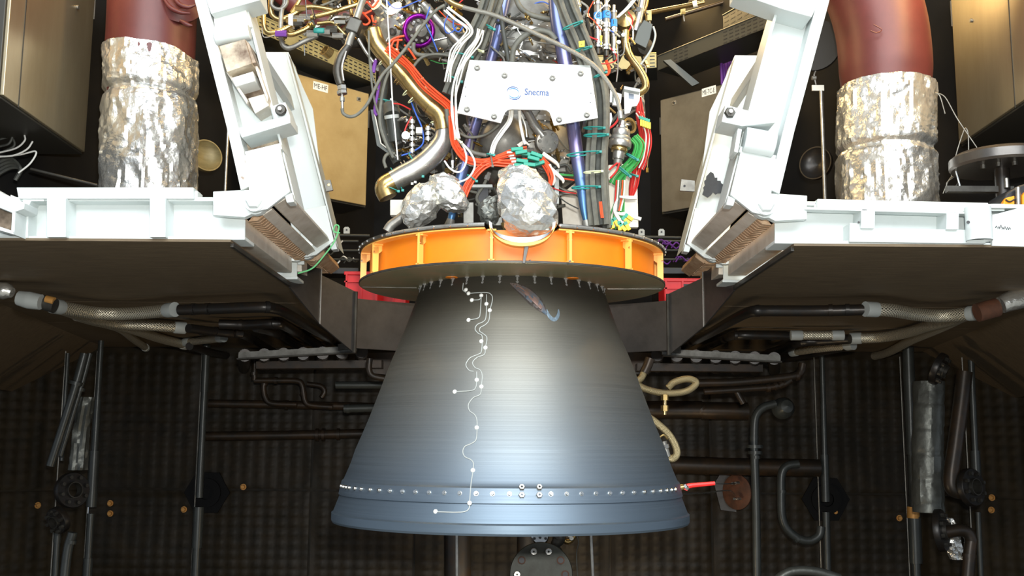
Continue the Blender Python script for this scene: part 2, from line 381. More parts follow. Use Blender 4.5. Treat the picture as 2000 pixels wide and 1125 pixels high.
# ============================================================ WHITE FLOOR FRAMES AND HINGED ARMS
MXX = -.0116                                      # mirror plane of the two halves
def frame_side(sd):
    mx = None if sd < 0 else MXX
    side = 'left' if sd < 0 else 'right'
    def base(px, py, Y):
        p = P(px, py, Y); return Vector((2*MXX-p.x, p.y, p.z)) if sd > 0 else p
    def poly(name, pts, Y0, Y1, m, parent, dY=0, bevel=.003):
        """front view outline drawn in the plane Y0, extruded to Y1, then moved dY back"""
        A = [base(x, y, Y0)+Vector((0, dY, 0)) for x, y in pts]
        return MB().prism(A, (0, Y1-Y0, 0)).build(name, m, parent, smooth=False, bevel=bevel)
    dR = YR-YF
    # ---------------- floor frame
    F = thing('floor_frame', ('white steel floor beam frame with tan cross tubes, joined to the arm with rusty blocks' if sd < 0 else
              'white steel floor beam frame with tan cross tubes, beside the upright round white socket'), 'steel frame', base(300, 465, -.3))
    xl = -140
    for dY, nm in ((0, 'front_beam'), (dR, 'rear_beam')):
        w = poly(nm, [(xl, 390), (480, 390), (478, 466), (xl, 466)], -.60, -.585, 'white_paint', F, dY)
        poly('top_flange', [(xl, 385), (424, 385), (424, 393), (xl, 393)], -.68, -.50, 'white_paint', w, dY)
        poly('bottom_flange', [(xl, 461), (478, 461), (478, 468), (xl, 468)], -.68, -.50, 'white_paint', w, dY)
        arc = [(497+25*math.cos(math.radians(a)), 394+25*math.sin(math.radians(a))) for a in range(-75, 110, 20)]
        poly('hinge_lug', [(416, 374), (470, 371)]+arc+[(478, 424), (416, 420)], -.705, -.66, 'white_paint', F, dY)
    if sd < 0:
        posts = [(91, 128), (292, 323)]
    else:
        posts = [(283, 310), (119, 143)]
    for a, b in posts:
        poly('stiffener', [(a, 386), (b, 386), (b, 463), (a, 463)] if sd < 0 else [(a, 396), (b, 396), (b, 436), (a, 436)], -.72, -.60, 'white_paint', F)
    # rails lying on the beam
    if sd < 0:
        poly('top_rail', [(32, 366), (378, 366), (378, 388), (36, 388)], -.70, -.58, 'white_paint', F)
        poly('rail_shim', [(378, 373), (386, 373), (386, 388), (378, 388)], -.68, -.60, 'white_paint', F)
        # rounded end frame of the beam and the diagonal hollow strut outside it
        poly('end_plate', [(44, 387), (86, 387), (86, 393), (60, 393), (56, 402), (54, 465), (42, 465)], -.69, -.60, 'white_paint', F)
        poly('end_backing', [(20, 380), (50, 392), (46, 462), (20, 462)], -.62, -.60, 'white_paint', F)
        d = MB()
        A = [(-40, 352), (6, 378), (48, 396), (46, 408), (28, 414), (-40, 384)]
        d.px(A, -.80, -.66).px([(-40, 384), (28, 414), (30, 418), (-40, 390)], -.80, -.66)
        D = d.build('diagonal_strut', 'white_paint', F, smooth=False, bevel=.003)
        MB().px([(24, 414), (30, 414), (28, 458), (22, 452)], -.80, -.66).build('strut_side', 'white_paint', D, smooth=False)
        MB().px([(-40, 430), (28, 452), (28, 458), (-40, 438)], -.80, -.66).build('strut_side', 'white_paint', D, smooth=False)
        MB().px([(-40, 388), (26, 414), (26, 452), (-40, 430)], -.68, -.665).build('strut_inside', 'mottled_brown_steel', D, smooth=False)
    else:
        poly('top_rail', [(396, 380), (62, 383), (62, 402), (396, 398)], -.70, -.58, 'white_paint', F)
        poly('rail_shim', [(402, 386), (396, 386), (396, 398), (402, 398)], -.68, -.60, 'white_paint', F)
        poly('doubler_plate', [(332, 396+30), (312, 426), (312, 436), (100, 436), (100, 455), (66, 455), (66, 463), (332, 463)], -.70, -.60, 'white_paint', F)
        poly('flat_bar', [(420, 396), (60, 402), (60, 406), (420, 401)], -.72, -.66, 'white_paint', F)
    # cross tubes running from the front beam to the rear one
    poly('cross_tube', [(434, 424), (477, 424), (477, 461), (434, 461)], -.58, .50, 'tan_steel', F)
    poly('cross_tube', [(404, 470), (484, 470), (484, 484), (404, 484)], YR-.04, YR+1.0, 'tan_steel', F, 0)
    sl = poly('seal_backing', [(488, 428), (500, 422), (512, 416), (502, 412)], -.60, .52, 'seal_brown', F)
    for k in range(26):
        y = -.58+k*.042
        poly('seal_lamella', [(483, 431), (503, 429), (533, 409), (520, 404)], y-.0, y+.020, 'tan_steel', sl, 0) if False else None
    mb = MB()
    for k in range(27):
        y0 = -.59+k*.042; A = [base(x, y, -.60) for x, y in [(483, 432), (502, 430), (514, 421), (502, 415)]]
        A = [a+Vector((0, y0+.60, 0)) for a in A]; mb.prism(A, (0, .027, 0))
    mb.build('seal_lamellae', 'seal_brown', sl, smooth=False)
    # next bay, farther back
    dB = YR+.16
    poly('rear_tube', [(455, 400), (484, 400), (484, 446), (455, 446)], -.65, -.05, 'tan_steel', F, dB+.55)
    poly('rear_web', [(300, 420), (470, 420), (478, 470), (300, 470)], -.60, -.585, 'tan_steel', F, dB+1.1)
    lug = poly('rear_lug', [(478, 408), (494, 408), (494, 432), (478, 432)], -.66, -.64, 'white_paint', F, dB+.5)
    mb = MB()
    for k in range(12):
        y0 = .62+k*.04; A = [base(x, y, -.60)+Vector((0, y0+.6, 0)) for x, y in [(496, 424), (520, 424), (540, 408), (524, 396)]]; mb.prism(A, (0, .026, 0))
    mb.build('rear_seal', 'seal_brown', F, smooth=False)
    poly('seal_cover', [(520, 420), (543, 404), (538, 390), (514, 408)], -.65, -.15, 'seal_brown', F, dB+.55)
    if sd > 0:
        # upright socket and the marked plate outside it
        c = P(1913, 470, -.74); t = P(1913, 405, -.74)
        S = MB().lathe([(rw(25, -.74), 0), (rw(25, -.74), (t-c).length), (rw(18, -.74), (t-c).length), (rw(18, -.74), .02), (.001, .02)], c, (0, 0, 1), 28).build('round_socket', 'white_paint', F)
        MB().cyl(P(1891, 434, -.86), P(1891, 434, -.80), rw(3.4, -.8), 10).build('grub_screw_hole', 'ink_black', S)
        MB().px([(1938, 420), (2120, 372), (2120, 484), (1938, 480)], -.70, -.68).build('outer_plate', 'white_paint', F, smooth=False)
        mk = MB()
        for k, (x, y) in enumerate(((1946, 443), (1951, 445), (1955, 443), (1959, 446), (1963, 445), (1968, 447), (1972, 446))):
            mk.tube(pts_px([(x-2, y+2), (x, y-2-(k % 3)), (x+2, y+2)], -.7025), .0016, 5, sm=0)
        mk.build('pencil_scrawl', 'ink_black', F)
        MB().px([(1936, 398), (1962, 398), (1962, 412), (1936, 412)], -.66, -.60).build('rail_block', 'white_paint', F, smooth=False)
        MB().cyl(P(1677, 434, -.725), P(1677, 434, -.70), rw(2.2, -.7), 8).build('stiffener_hole', 'ink_black', F)
    # ---------------- hinged arm (front and rear plates alike)
    A_ = thing('hinged_arm', ('white hinged arm carrying rusty clamp blocks, leaning over the foil-wrapped lagged pipe' if sd < 0 else
               'white hinged arm with plain web and white roller, black paint loss on its inner plate'), 'steel arm', base(497, 394, -.3))
    for dY, nm in ((0, 'front_web'), (dR, 'rear_web')):
        web = [(385, -75), (457, -75), (480, 12), (569, 376), (520, 408), (470, 368)]
        w = poly(nm, web, -.60, -.585, 'white_paint', A_, dY)
        poly('outer_flange', [(361, -80), (385, -80), (404, 0), (463, 240), (492, 362), (470, 371), (443, 250), (380, 0)], -.72, -.50, 'white_paint' if (sd > 0 or dY) else 'worn_white', w, dY)
        poly('inner_flange', [(453, -75), (459, -75), (494, 53), (533, 208), (577, 392), (570, 376), (527, 208), (488, 53)], -.68, -.46, 'white_paint', w, dY)
        g = [(497+20*math.cos(math.radians(a)), 394+20*math.sin(math.radians(a))) for a in range(60, 235, 22)]
        gp = poly('hinge_gusset', [(478, 302), (547, 288), (566, 374), (522, 408)]+g+[(486, 370)], -.735, -.71, 'white_paint', A_, dY)
        poly('foot_tab', [(556, 382), (570, 376), (574, 394), (560, 396)], -.72, -.64, 'white_paint', A_, dY)
        c = base(497, 393, -.735)+Vector((0, dY, 0))
        MB().lathe([(.001, .028), (.032, .028), (.038, .018), (.038, 0)], c, (0, -1, 0), 6).build('hinge_bolt', 'white_paint', gp, smooth=False, bevel=.003)
        MB().lathe([(.048, 0), (.048, .006), (.03, .008)], c, (0, -1, 0), 24).build('washer', 'white_paint', gp)
        if dY:
            # wide plate whose edge shows beyond the front arm
            poly('taper_plate', [(400, -75), (462, -75), (497, 10), (520, 60), (536, 200), (470, 200)], -.585, -.575, 'white_paint', w, dY)
    # members joining front and rear plates
    poly('foot_plate', [(536, 402), (566, 384), (560, 372), (526, 394)], -.62, .50, 'tan_steel', A_)
    poly('toe_bar', [(513, 421), (532, 409), (524, 398), (506, 411)], -.62, .52, 'tan_steel', A_)
    poly('tie_plate', [(474, 60), (486, 56), (494, 90), (482, 94)], -.50, .50, 'white_paint', A_)
    # cross bars on the front plate
    poly('cross_bar', [(398, -14), (505, -40), (508, 0), (412, 27)] if sd < 0 else [(398, -10), (560, -50), (560, -20), (470, 10), (412, 25)], -.76, -.60, 'white_paint', A_)
    br = poly('bracket_bar', [(464, 250), (566, 224), (567, 240), (472, 269)] if sd < 0 else [(478, 222), (560, 203), (578, 198), (585, 232), (545, 240), (480, 232)], -.78, -.60, 'white_paint', A_)
    if sd < 0: poly('bracket_tab', [(528, 208), (557, 199), (566, 226), (536, 234)], -.755, -.60, 'white_paint', br)
    k = base(549 if sd < 0 else 570, 216 if sd < 0 else 215, -.78)
    kn = MB().lathe([(.001, .02), (.022, .02), (.026, .012), (.026, 0)], k, (0, -1, 0), 14 if sd < 0 else 6).build('clamp_nut', 'dark_steel', br)
    MB().lathe([(.001, .034), (.009, .034), (.009, .02)], k, (0, -1, 0), 10).build('clamp_stud', 'steel', br)
    poly('ledge', [(477, 296), (548, 279), (551, 291), (480, 306)], -.73, -.60, 'white_paint', A_)
    if sd < 0:
        poly('scorched_web', [(476, 262), (545, 246), (550, 284), (482, 300)], -.602, -.598, 'scorched', A_, bevel=0)
        b = poly('clamp_block', [(428, 90), (478, 76), (492, 124), (443, 141)], -.80, -.60, 'scorched', A_)
        poly('block_side', [(478, 76), (486, 84), (500, 122), (492, 124)], -.78, -.62, 'mottled_brown_steel', b)
        poly('lower_jaw', [(452, 152), (494, 139), (498, 158), (460, 169)], -.76, -.62, 'worn_white', b)
        poly('jaw_recess', [(462, 170), (512, 152), (520, 186), (484, 200)], -.64, -.60, 'mottled_brown_steel', b)
        poly('jaw_pin_bar', [(484, 192), (520, 182), (525, 206), (498, 222)], -.72, -.60, 'tan_steel', b)
        poly('link_plate', [(482, 88), (488, 88), (524, 190), (522, 200)], -.74, -.60, 'tan_steel', b)
        poly('link_plate', [(441, 140), (447, 140), (484, 196), (482, 204)], -.74, -.60, 'tan_steel', b)
        poly('upper_block', [(417, 34), (478, 14), (492, 52), (420, 62)], -.70, -.60, 'worn_white', A_)
        h0, h1 = base(420, 74, -.74), base(488, 62, -.74)
        r = MB().cyl(h0, h1, .036, 20).build('upper_roller', 'white_paint', A_, bevel=.004)
        rear_plate_x = (640, 366, 660, 392)
        e = MB().px([(632, 352), (645, 351), (650, 371), (637, 374)], .58, .60).build('earth_tab', 'dull_steel', A_, smooth=False)
        MB().cyl(P(642, 361, .575), P(642, 361, .60), rw(2.2, .6), 8).build('tab_hole', 'brass', e)
    else:
        h0, h1 = base(482, 276, -.745), base(541, 266, -.745)
        r = MB().cyl(h0, h1, .058, 24).build('roller', 'white_paint', A_, bevel=.004)
        poly('roller_cheek', [(545, 246), (553, 244), (560, 290), (552, 292)], -.78, -.66, 'white_paint', r)
        e = MB().px([(1331, 350), (1357, 353), (1357, 374), (1328, 372)], .58, .60).build('earth_tab', 'dull_steel', A_, smooth=False)
        MB().cyl(P(1337, 363, .575), P(1337, 363, .60), rw(2.4, .6), 8).build('tab_hole', 'ink_black', e)
        rr = random.Random(5); out = []
        for k in range(26):
            a = 2*math.pi*k/26; R_ = (20+4*math.sin(3*a+1)+rr.uniform(-4, 3))
            out.append((1391+R_*math.cos(a)*1.0, 362+R_*math.sin(a)*1.05))
        MB().px(out, .598-.05, .5985-.05).build('bare_patch', 'bare_patch', A_, smooth=False)
for s in (-1, 1): frame_side(s)
# ============================================================ NOZZLE AND ORANGE RING DECK
DN = -CAM.y
def sil(hw, py):
    """silhouette half width and row -> radius and height on the engine axis"""
    R = DN*hw/math.sqrt(FPX**2+hw**2)*1.0; p = P(1000, py, -R*R/DN); return R, p.z
SIL = [(1021, 341.0), (1017, 343), (1003, 343), (1000, 339.5), (985, 334), (968, 328), (966.5, 330.5), (941, 325), (939, 323.2), (937, 321), (930, 318), (905, 308), (880, 300.5), (850, 288), (820, 276), (790, 265), (760, 254), (730, 243.5), (700, 232), (670, 219), (640, 207), (605, 194.5), (575, 184), (560, 179)]
NPROF = [sil(h, y) for y, h in SIL]
def nz_r(z):
    for (r0, z0), (r1, z1) in zip(NPROF, NPROF[1:]):
        if z0 <= z <= z1: return r0+(r1-r0)*(z-z0)/max(1e-6, z1-z0)
    return NPROF[0][0] if z < NPROF[0][1] else NPROF[-1][0]
def on_nozzle(px, py, off=.003):
    d = ray(px, py); t = 3.5
    while t < 6:
        p = CAM+d*t
        if math.hypot(p.x, p.y) <= nz_r(p.z)+off: return p
        t += .002
    return CAM+d*5.4
def nz_normal(p):
    e = .02; dr = (nz_r(p.z+e)-nz_r(p.z-e))/(2*e); r = Vector((p.x, p.y, 0)).normalized(); return Vector((r.x, r.y, -dr)).normalized()
zN0, zN1 = NPROF[0][1], NPROF[-1][1]
N = thing('rocket_nozzle', 'large bell-shaped dark metal rocket nozzle with riveted lower band', 'nozzle', (0, 0, zN0))
m, rmp, tc, sp = ramp_z_mat('nozzle_metal', [(0, (96, 110, 122)), (.18, (100, 112, 123)), (.40, (114, 121, 125)), (.75, (122, 120, 112)), (1.0, (92, 88, 78)), (1.19, (66, 64, 58))], .46, .78)
nt = m.node_tree; L = nt.links; NN = nt.nodes; b = NN['Principled BSDF']
mp = NN.new('ShaderNodeMapping'); mp.inputs['Scale'].default_value = (.6, .6, 240); L.new(tc.outputs['Object'], mp.inputs[0])
n1 = NN.new('ShaderNodeTexNoise'); n1.inputs['Scale'].default_value = 1; n1.inputs['Detail'].default_value = 6; L.new(mp.outputs[0], n1.inputs[0])
bp = NN.new('ShaderNodeBump'); bp.inputs['Strength'].default_value = .07; bp.inputs['Distance'].default_value = .004; L.new(n1.outputs[0], bp.inputs['Height']); L.new(bp.outputs[0], b.inputs['Normal'])
mr = NN.new('ShaderNodeMapRange'); mr.inputs[1].default_value = .3; mr.inputs[2].default_value = .7; mr.inputs[3].default_value = .44; mr.inputs[4].default_value = .52
L.new(n1.outputs[0], mr.inputs[0]); L.new(mr.outputs[0], b.inputs['Roughness'])
mb = MB().lathe(NPROF, seg=128); inner = [(r-.012, z) for r, z in reversed(NPROF)]
mb.lathe([NPROF[-1]]+inner+[NPROF[0]], seg=96); mb.build('bell', m, N, ang=25)
# screws of the band, four larger ones, all alike
scr = mesh_data(MB().lathe([(.001, .0105), (.006, .0105), (.0075, .0085), (.0085, .002), (.0105, .002), (.0105, 0)], seg=10), 'band_screw', 'bright_metal')
big = mesh_data(MB().lathe([(.004, .006), (.005, .013), (.012, .013), (.0145, .009), (.0145, 0)], seg=6), 'band_nut', 'steel')
zs = on_nozzle(930, 964).z
for px, py in [(668, 947), (672, 949.5), (677, 951), (683, 952.5), (694, 955), (706, 956), (723, 957.5), (741, 959), (762, 960), (786, 961), (811.5, 961.5), (838, 962), (867.5, 963), (898, 964), (930, 964), (962, 964.5), (995, 965), (1076, 965), (1107, 964.5), (1136, 964), (1164, 964), (1191, 963), (1216, 962), (1238, 961.5), (1258, 960.5), (1275, 960), (1290, 958.5), (1302, 957), (1311, 955.5), (1318, 953)]:
    p = on_nozzle(px, py, .001); a = math.atan2(p.y, p.x); p = Vector((math.cos(a), math.sin(a), 0))*nz_r(zs); p.z = zs
    put(scr, 'band_screw', p, N, align(nz_normal(p)))
for px, py in [(1019, 952.5), (1019, 967), (1053, 952.5), (1053, 967)]:
    p = on_nozzle(px, py, .001); put(big, 'band_nut', p, N, align(nz_normal(p)))
# thermocouple leads and their spot-welded caps
leads = [[(905, 553), (904, 566), (910, 571)], [(916, 573), (945, 571), (958, 574), (962, 584), (957, 605)], [(940, 579), (938, 610), (934, 621), (916, 625)], [(922, 586), (936, 585), (940, 579)],
         [(950, 575), (950, 594), (949, 620), (944, 628), (932, 634), (928, 643), (934, 651), (941, 655), (942, 666), (940, 687), (934, 692), (918, 699), (910, 712), (916, 723), (925, 725.5)],
         [(957, 606), (955, 625), (948, 634), (938, 640), (937, 647), (944, 652), (951, 660), (948, 679), (946, 692), (932, 698), (923, 708), (928, 718), (938, 723), (942, 735), (940, 755)],
         [(931, 726), (931, 743), (929, 757), (920, 763), (888, 765)], [(940, 756), (938, 770), (924, 777), (915, 790), (917, 802), (926, 809), (931, 818), (932, 834)],
         [(932, 836), (930, 858), (921, 866), (908, 872), (904, 882), (908, 892), (920, 898), (925, 906), (924, 918)], [(924, 920), (920, 945), (917, 982)], [(917, 983), (916, 993), (908, 999), (890, 1000.5), (851, 999.5)]]
for l in leads:
    q = smooth_path([Vector((x, y, 0)) for x, y in l], 5)
    MB().tube([on_nozzle(v.x, v.y, .003) for v in q], .0022, 6, sm=0).build('sensor_lead', 'grey_panel', N)
cap = mesh_data(MB().lathe([(.001, .008), (.005, .0075), (.009, .004), (.0105, 0)], seg=9), 'sensor_cap', 'cable_white')
for x, y in [(910, 566), (915, 573), (940, 577), (921.5, 586), (950, 593.5), (956.5, 606), (915, 625), (940, 666.5), (948, 679), (931, 742), (940, 755), (888, 765), (931, 835), (923.5, 918.5), (917, 982.5), (850.5, 999)]:
    p = on_nozzle(x, y, .001); put(cap, 'sensor_cap', p, N, align(nz_normal(p)))
# heat-tint stains
tint = mat('heat_tint', (92, 104, 116), .4, .7, (126, 108, 98), 24, .4, .65)
def stain(line, k, off, m_, name='heat_stain'):
    """ribbon lying on the metal: centre line points (px, py, half width)"""
    q = smooth_path([Vector(p) for p in line], 5); vs = []
    for i, v in enumerate(q):
        t = q[min(i+1, len(q)-1)]-q[max(i-1, 0)]; t.z = 0; t.normalize(); w = v.z*k
        for s_ in (-1, -.35, .35, 1): vs.append(on_nozzle(v.x-t.y*w*s_, v.y+t.x*w*s_, off))
    fs = [(i*4+c, i*4+c+1, i*4+5+c, i*4+4+c) for i in range(len(q)-1) for c in range(3)]
    return MB().add(vs, fs).build(name, m_, N)
drop = [(996, 553, 1), (1008, 559, 6), (1026, 570, 10), (1044, 586, 11), (1058, 602, 7), (1068, 615, 1)]
stain(drop, 1.15, .0012, mat('dark_tint', (70, 64, 60), .5, .7)); stain(drop, .85, .0018, tint); stain(drop[1:5], .4, .0024, mat('straw_tint', (132, 108, 100), .45, .7))
stain([(1068, 604, 1), (1070, 612, 2.5), (1076, 621, 3.5), (1084, 624, 3.5), (1090, 616, 3), (1091, 604, 1)], 1, .0014, mat('blue_tint', (116, 132, 144), .4, .6))
# studs round the throat
stud = mesh_data(MB().lathe([(.001, .0), (.010, 0), (.010, .014), (.006, .014), (.006, .036), (.012, .036), (.012, .05), (.001, .05)], seg=8), 'throat_stud', 'steel')
zt_ = NPROF[-1][1]
for k in range(36):
    a = math.radians(-180+k*10+3); R_ = NPROF[-1][0]+.006
    if math.sin(a) > .35: continue
    put(stud, 'throat_stud', (R_*math.cos(a), R_*math.sin(a), zt_-.052), N)
MB().lathe([(.40, zt_+.02), (NPROF[-1][0]+.01, zt_+.02), (NPROF[-1][0]+.014, zt_+.008), (NPROF[-1][0], zt_)], seg=96).build('throat_flange', 'dark_steel', N)
# ------------------------------------------------------------ ring deck
def zring(px, py, R): return P(px, py, -R*R/DN).z
ZL = zring(700, 556, .785); ZU = zring(703, 492, .785); RO_, RI_ = .785, .735
G = thing('ring_deck', 'orange ring-shaped shield with dark upper and lower discs, above the nozzle', 'shield ring', (0, 0, ZL-.01))
oily = mat('oily_disc', (150, 142, 108), .4, .45, (176, 140, 108), 3.2, .4, .7, rvar=.08)
MB().lathe([(.44, ZL-.004), (.60, ZL-.004), (RO_, ZL+.004), (RO_+.002, ZL+.014), (.44, ZL+.014), (.44, ZL-.004)], seg=96).build('lower_disc', oily, G, ang=30)
MB().lathe([(RO_-.002, ZL+.004), (RO_+.004, ZL+.006), (RO_+.004, ZL+.015), (RO_-.002, ZL+.017)], seg=96).build('lower_rim', 'dark_steel', G)
MB().lathe([(RI_, ZL+.012), (RI_, ZU-.006), (RI_-.01, ZU-.006), (RI_-.01, ZL+.012), (RI_, ZL+.012)], seg=96).build('orange_drum', 'orange_paint', G)
# the upper disc is notched where the big foil bag hangs: leave an arc open
a_n = math.degrees(math.asin(.168/RO_)); cn = -90+3.2
MB().lathe([(RI_-.012, ZU-.007), (RO_-.004, ZU-.007), (RO_-.004, ZU-.001), (RI_-.012, ZU-.001), (RI_-.012, ZU-.007)], seg=90, a0=cn+a_n, a1=cn+360-a_n).build('upper_flange', 'apricot_paint', G)
MB().lathe([(.25, ZU), (RO_, ZU), (RO_+.006, ZU+.003), (RO_+.006, ZU+.02), (RO_, ZU+.022), (.25, ZU+.022)], seg=90, a0=cn+a_n, a1=cn+360-a_n).build('upper_disc', 'dark_steel', G)
MB().lathe([(RO_+.006, ZU+.004), (RO_+.009, ZU+.010), (RO_+.006, ZU+.019)], seg=80, a0=cn+a_n, a1=cn+a_n+60).build('rim_band', 'steel', G)
MB().lathe([(RO_+.006, ZU+.004), (RO_+.009, ZU+.010), (RO_+.006, ZU+.019)], seg=80, a0=cn-a_n-40, a1=cn-a_n).build('rim_band', 'steel', G)
# notch lip: strip round the back of the notch, dipping under the foil bag
ncx = RO_*math.cos(math.radians(cn)); qa = [math.radians(180-180*k/24) for k in range(25)]
def lip(zo, h, th, nm, m):
    vs = []
    for a in qa:
        for r_, dz in ((-.018, 0), (.018, 0), (.018, -h), (-.018, -h)):
            vs.append(Vector((ncx+(.148+dz*.5)*math.cos(a), -.79-.012*math.sin(a)+r_, ZU+.02+(zo+dz)*(.35+.65*math.sin(a))-.075*math.sin(a)**.8)))
    fs = [(i*4+k, i*4+(k+1) % 4, i*4+4+(k+1) % 4, i*4+4+k) for i in range(24) for k in range(4)]+[(3, 2, 1, 0), (96, 97, 98, 99)]
    return MB().add(vs, fs).build(nm, m, G)
lip(0, .024, .006, 'notch_rim', 'bright_metal'); lip(-.024, .016, .012, 'notch_lip', 'apricot_paint')
# uprights between the discs
for px in (717, 746, 838, 965, 1099, 1209, 1272, 1283):
    a = -math.acos(max(-1, min(1, (px-1000)/293.5))); back = px == 1283
    if px == 717: a = -math.pi+.16
    if px == 1272: a = -.22
    if px == 1283: a = .12
    rr_ = RO_-.018; c = Vector((rr_*math.cos(a), rr_*math.sin(a), 0)); R_ = Matrix.Rotation(a, 3, 'Z')
    st = MB().box((c.x, c.y, (ZL+ZU)/2+.004), (.030, .012, ZU-ZL-.02), R_).build('upright', 'apricot_paint', G)
    er = R_@Vector((1, 0, 0)); et = R_@Vector((0, 1, 0)); top = Vector((c.x, c.y, ZU-.008))
    MB().prism([top-er*.075+et*.012, top+er*.01+et*.02, top+er*.01-et*.02, top-er*.075-et*.012], (0, 0, -.008)).build('top_gusset', 'apricot_paint', st, smooth=False)
    MB().prism([top-er*.075, top+er*.014, top+er*.012-Vector((0, 0, .05)), top-er*.012-Vector((0, 0, .05))], et*.006).build('gusset_web', 'apricot_paint', st, smooth=False)
    MB().cyl(top-Vector((0, 0, .04))+er*.006, top-Vector((0, 0, .04))+er*.014, .008, 8).build('gusset_bolt', 'bright_metal', st)
    MB().box((c.x-er.x*.01, c.y-er.y*.01, ZL+.021), (.05, .028, .006), R_).build('foot', 'apricot_paint', st, smooth=False)
# dark bracket hanging from the lip
MB().tube(pts_px([(1030, 470), (1027, 490), (1023, 514)], -.80), [.014, .010, .007], 8).build('hanging_hook', 'steel', G)
scr2 = mesh_data(MB().lathe([(.001, .006), (.005, .006), (.007, .002), (.007, 0)], seg=8), 'rim_screw', 'bright_metal')
for k in range(30):
    a = math.radians(-178+k*6.1)
    if abs(math.degrees(a)-cn) < a_n: continue
    d = Vector((math.cos(a), math.sin(a), 0)); put(scr2, 'rim_screw', d*(RO_+.006)+Vector((0, 0, ZU+.011)), G, align(d))
for px, y in ((953, 508), (1035, 516), (1112, 515)):
    p = P(px, y, -.74); put(scr2, 'rim_screw', (p.x, -.765, ZL+.016), G)
for sd in (-1, 1):
    MB().tube([(sd*.77, -.05, ZL-.002), (sd*.49, -.06, ZL-.006)], .0022, 5, sm=0).build('weld_seam', 'steel', G)
    c = Vector((sd*.50*math.cos(.95), -.50*math.sin(.95), ZL-.006))
    MB().lathe([(.001, 0), (.03, 0), (.03, .004)], c, (0, 0, 1), 16).build('inspection_cap', 'orange_paint', G)
# ============================================================ EQUIPMENT ROUND THE UPPER CELL
def cabinet(label, ptl, ptr, height, depth, m, edge, texts=(), extras=None, thick=.02):
    """ptl, ptr: world points of the face's top edge; the case runs back from the face"""
    ptl = Vector(ptl); ptr = Vector(ptr); ptr.z = ptl.z; u = (ptr-ptl).normalized(); n = Vector((u.y, -u.x, 0))
    if n.dot(CAM-ptl) < 0: n = -n
    Lx = (ptr-ptl).length; c = (ptl+ptr)/2-n*depth/2
    T = thing('wall_cabinet', label, 'cabinet', (c.x, c.y, ptl.z-height))
    dn = Vector((0, 0, -height)); g = .012
    MB().prism([ptl-n*thick, ptr-n*thick, ptr-n*thick+dn, ptl-n*thick+dn], -n*(depth-thick)).build('case', edge, T, smooth=False, bevel=.004)
    a = ptl+u*g-Vector((0, 0, g)); b = ptr-u*g-Vector((0, 0, g)); hh = Vector((0, 0, -height+2*g))
    d = MB().prism([a, b, b+hh, a+hh], -n*thick).build('door', m, T, smooth=False, bevel=.004)
    for su in (0, 1):
        e = (a if su == 0 else b)+(u*-.004 if su == 0 else u*.004)
        MB().cyl(e+Vector((0, 0, -.15*height)), e+Vector((0, 0, -.3*height)), .006, 8).build('hinge', edge, T)
    return T, d, ptl, u, n, Lx
def name_plate(par, px0, py0, px1, py1, Y, u, n, s):
    """white sticker with black lettering on a face through Y with direction u"""
    c = P(px0, py0, Y)
def face_pt(px, py, p0, n):
    d = ray(px, py); t = (Vector(p0)-CAM).dot(n)/d.dot(n); return CAM+d*t
# tagged cabinets on the slanted walls
for sd in (-1, 1):
    if sd < 0:
        ptl, ptr = P(545, 131, 1.7), P(723, 187, 2.24)
        lab = 'golden lit metal wall cabinet with white ME-HF tag'
        mm, ee = 'cabinet_lit_gold', 'cabinet_edge'
        tg, tx = [(612, 158), (641, 166), (640, 182), (611, 174)], 'ME-HF'
        lk = (697, 189)
    else:
        ptl, ptr = P(1287, 194, 2.24), P(1470, 132, 1.7)
        lab = 'shaded grey brown wall cabinet with white ME-TC-E tag'
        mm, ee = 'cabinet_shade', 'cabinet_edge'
        tg, tx = [(1371, 174), (1398, 166), (1399, 182), (1371, 190)], 'ME-TC-E'
        lk = (1313, 198)
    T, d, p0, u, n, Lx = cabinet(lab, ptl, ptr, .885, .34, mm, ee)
    q = [face_pt(x, y, p0, n) for x, y in tg]
    o = MB().prism([v+n*.0 for v in q], n*.002).build('name_tag', 'label_white', d, smooth=False)
    w = (q[1]-q[0]).length
    text_mesh('tag_lettering', tx, .05, 'ink_black', d, q[3]+n*.002+u*w*.07+Vector((0, 0, .014)), u, (0, 0, 1), width=w*.86, off=.0015 if True else 0)
    k = face_pt(lk[0], lk[1], p0, n)
    MB().prism([k, k+u*.035, k+u*.035-Vector((0, 0, .03)), k-Vector((0, 0, .03))], n*.004).build('lock_plate', 'dull_steel', d, smooth=False)
    MB().cyl(k+u*.017-Vector((0, 0, .015)), k+u*.017-Vector((0, 0, .015))+n*.014, .008, 8).build('lock', 'dark_steel', d)
# big stainless cabinets at the outer sides
for sd in (-1, 1):
    if sd < 0:
        b0, b1 = P(-60, 174, -.32), P(147, 303, .72); lab = 'large brushed stainless cabinet beside the silver and gold foil lagged pipe'
        ptl = Vector((-2.545, -.36, 5.9)); ptr = Vector((-2.565, .72, 5.9)); bot = P(147, 302, .72).z
    else:
        ptl = Vector((2.72, .82, 5.9)); ptr = Vector((2.70, -.4, 5.9)); bot = P(1911, 287, .82).z
        lab = 'large brushed cabinet with golden glare above the dark round disc'
    T, d, p0, u, n, Lx = cabinet(lab, ptl, ptr, 5.9-bot, .45, 'stainless_sheet', 'cabinet_edge')
    xk = (150, 14) if sd < 0 else (1898, 40)
    k = face_pt(xk[0], xk[1], p0, n)
    MB().cyl(k, k+n*.012, .012, 10).build('latch', 'steel', d)
    mid = p0+u*Lx*(.16 if sd < 0 else .62)
    MB().prism([mid, mid+u*.008, mid+u*.008-Vector((0, 0, 5.9-bot)), mid-Vector((0, 0, 5.9-bot))], n*.003).build('fold_line', 'cabinet_edge', d, smooth=False)
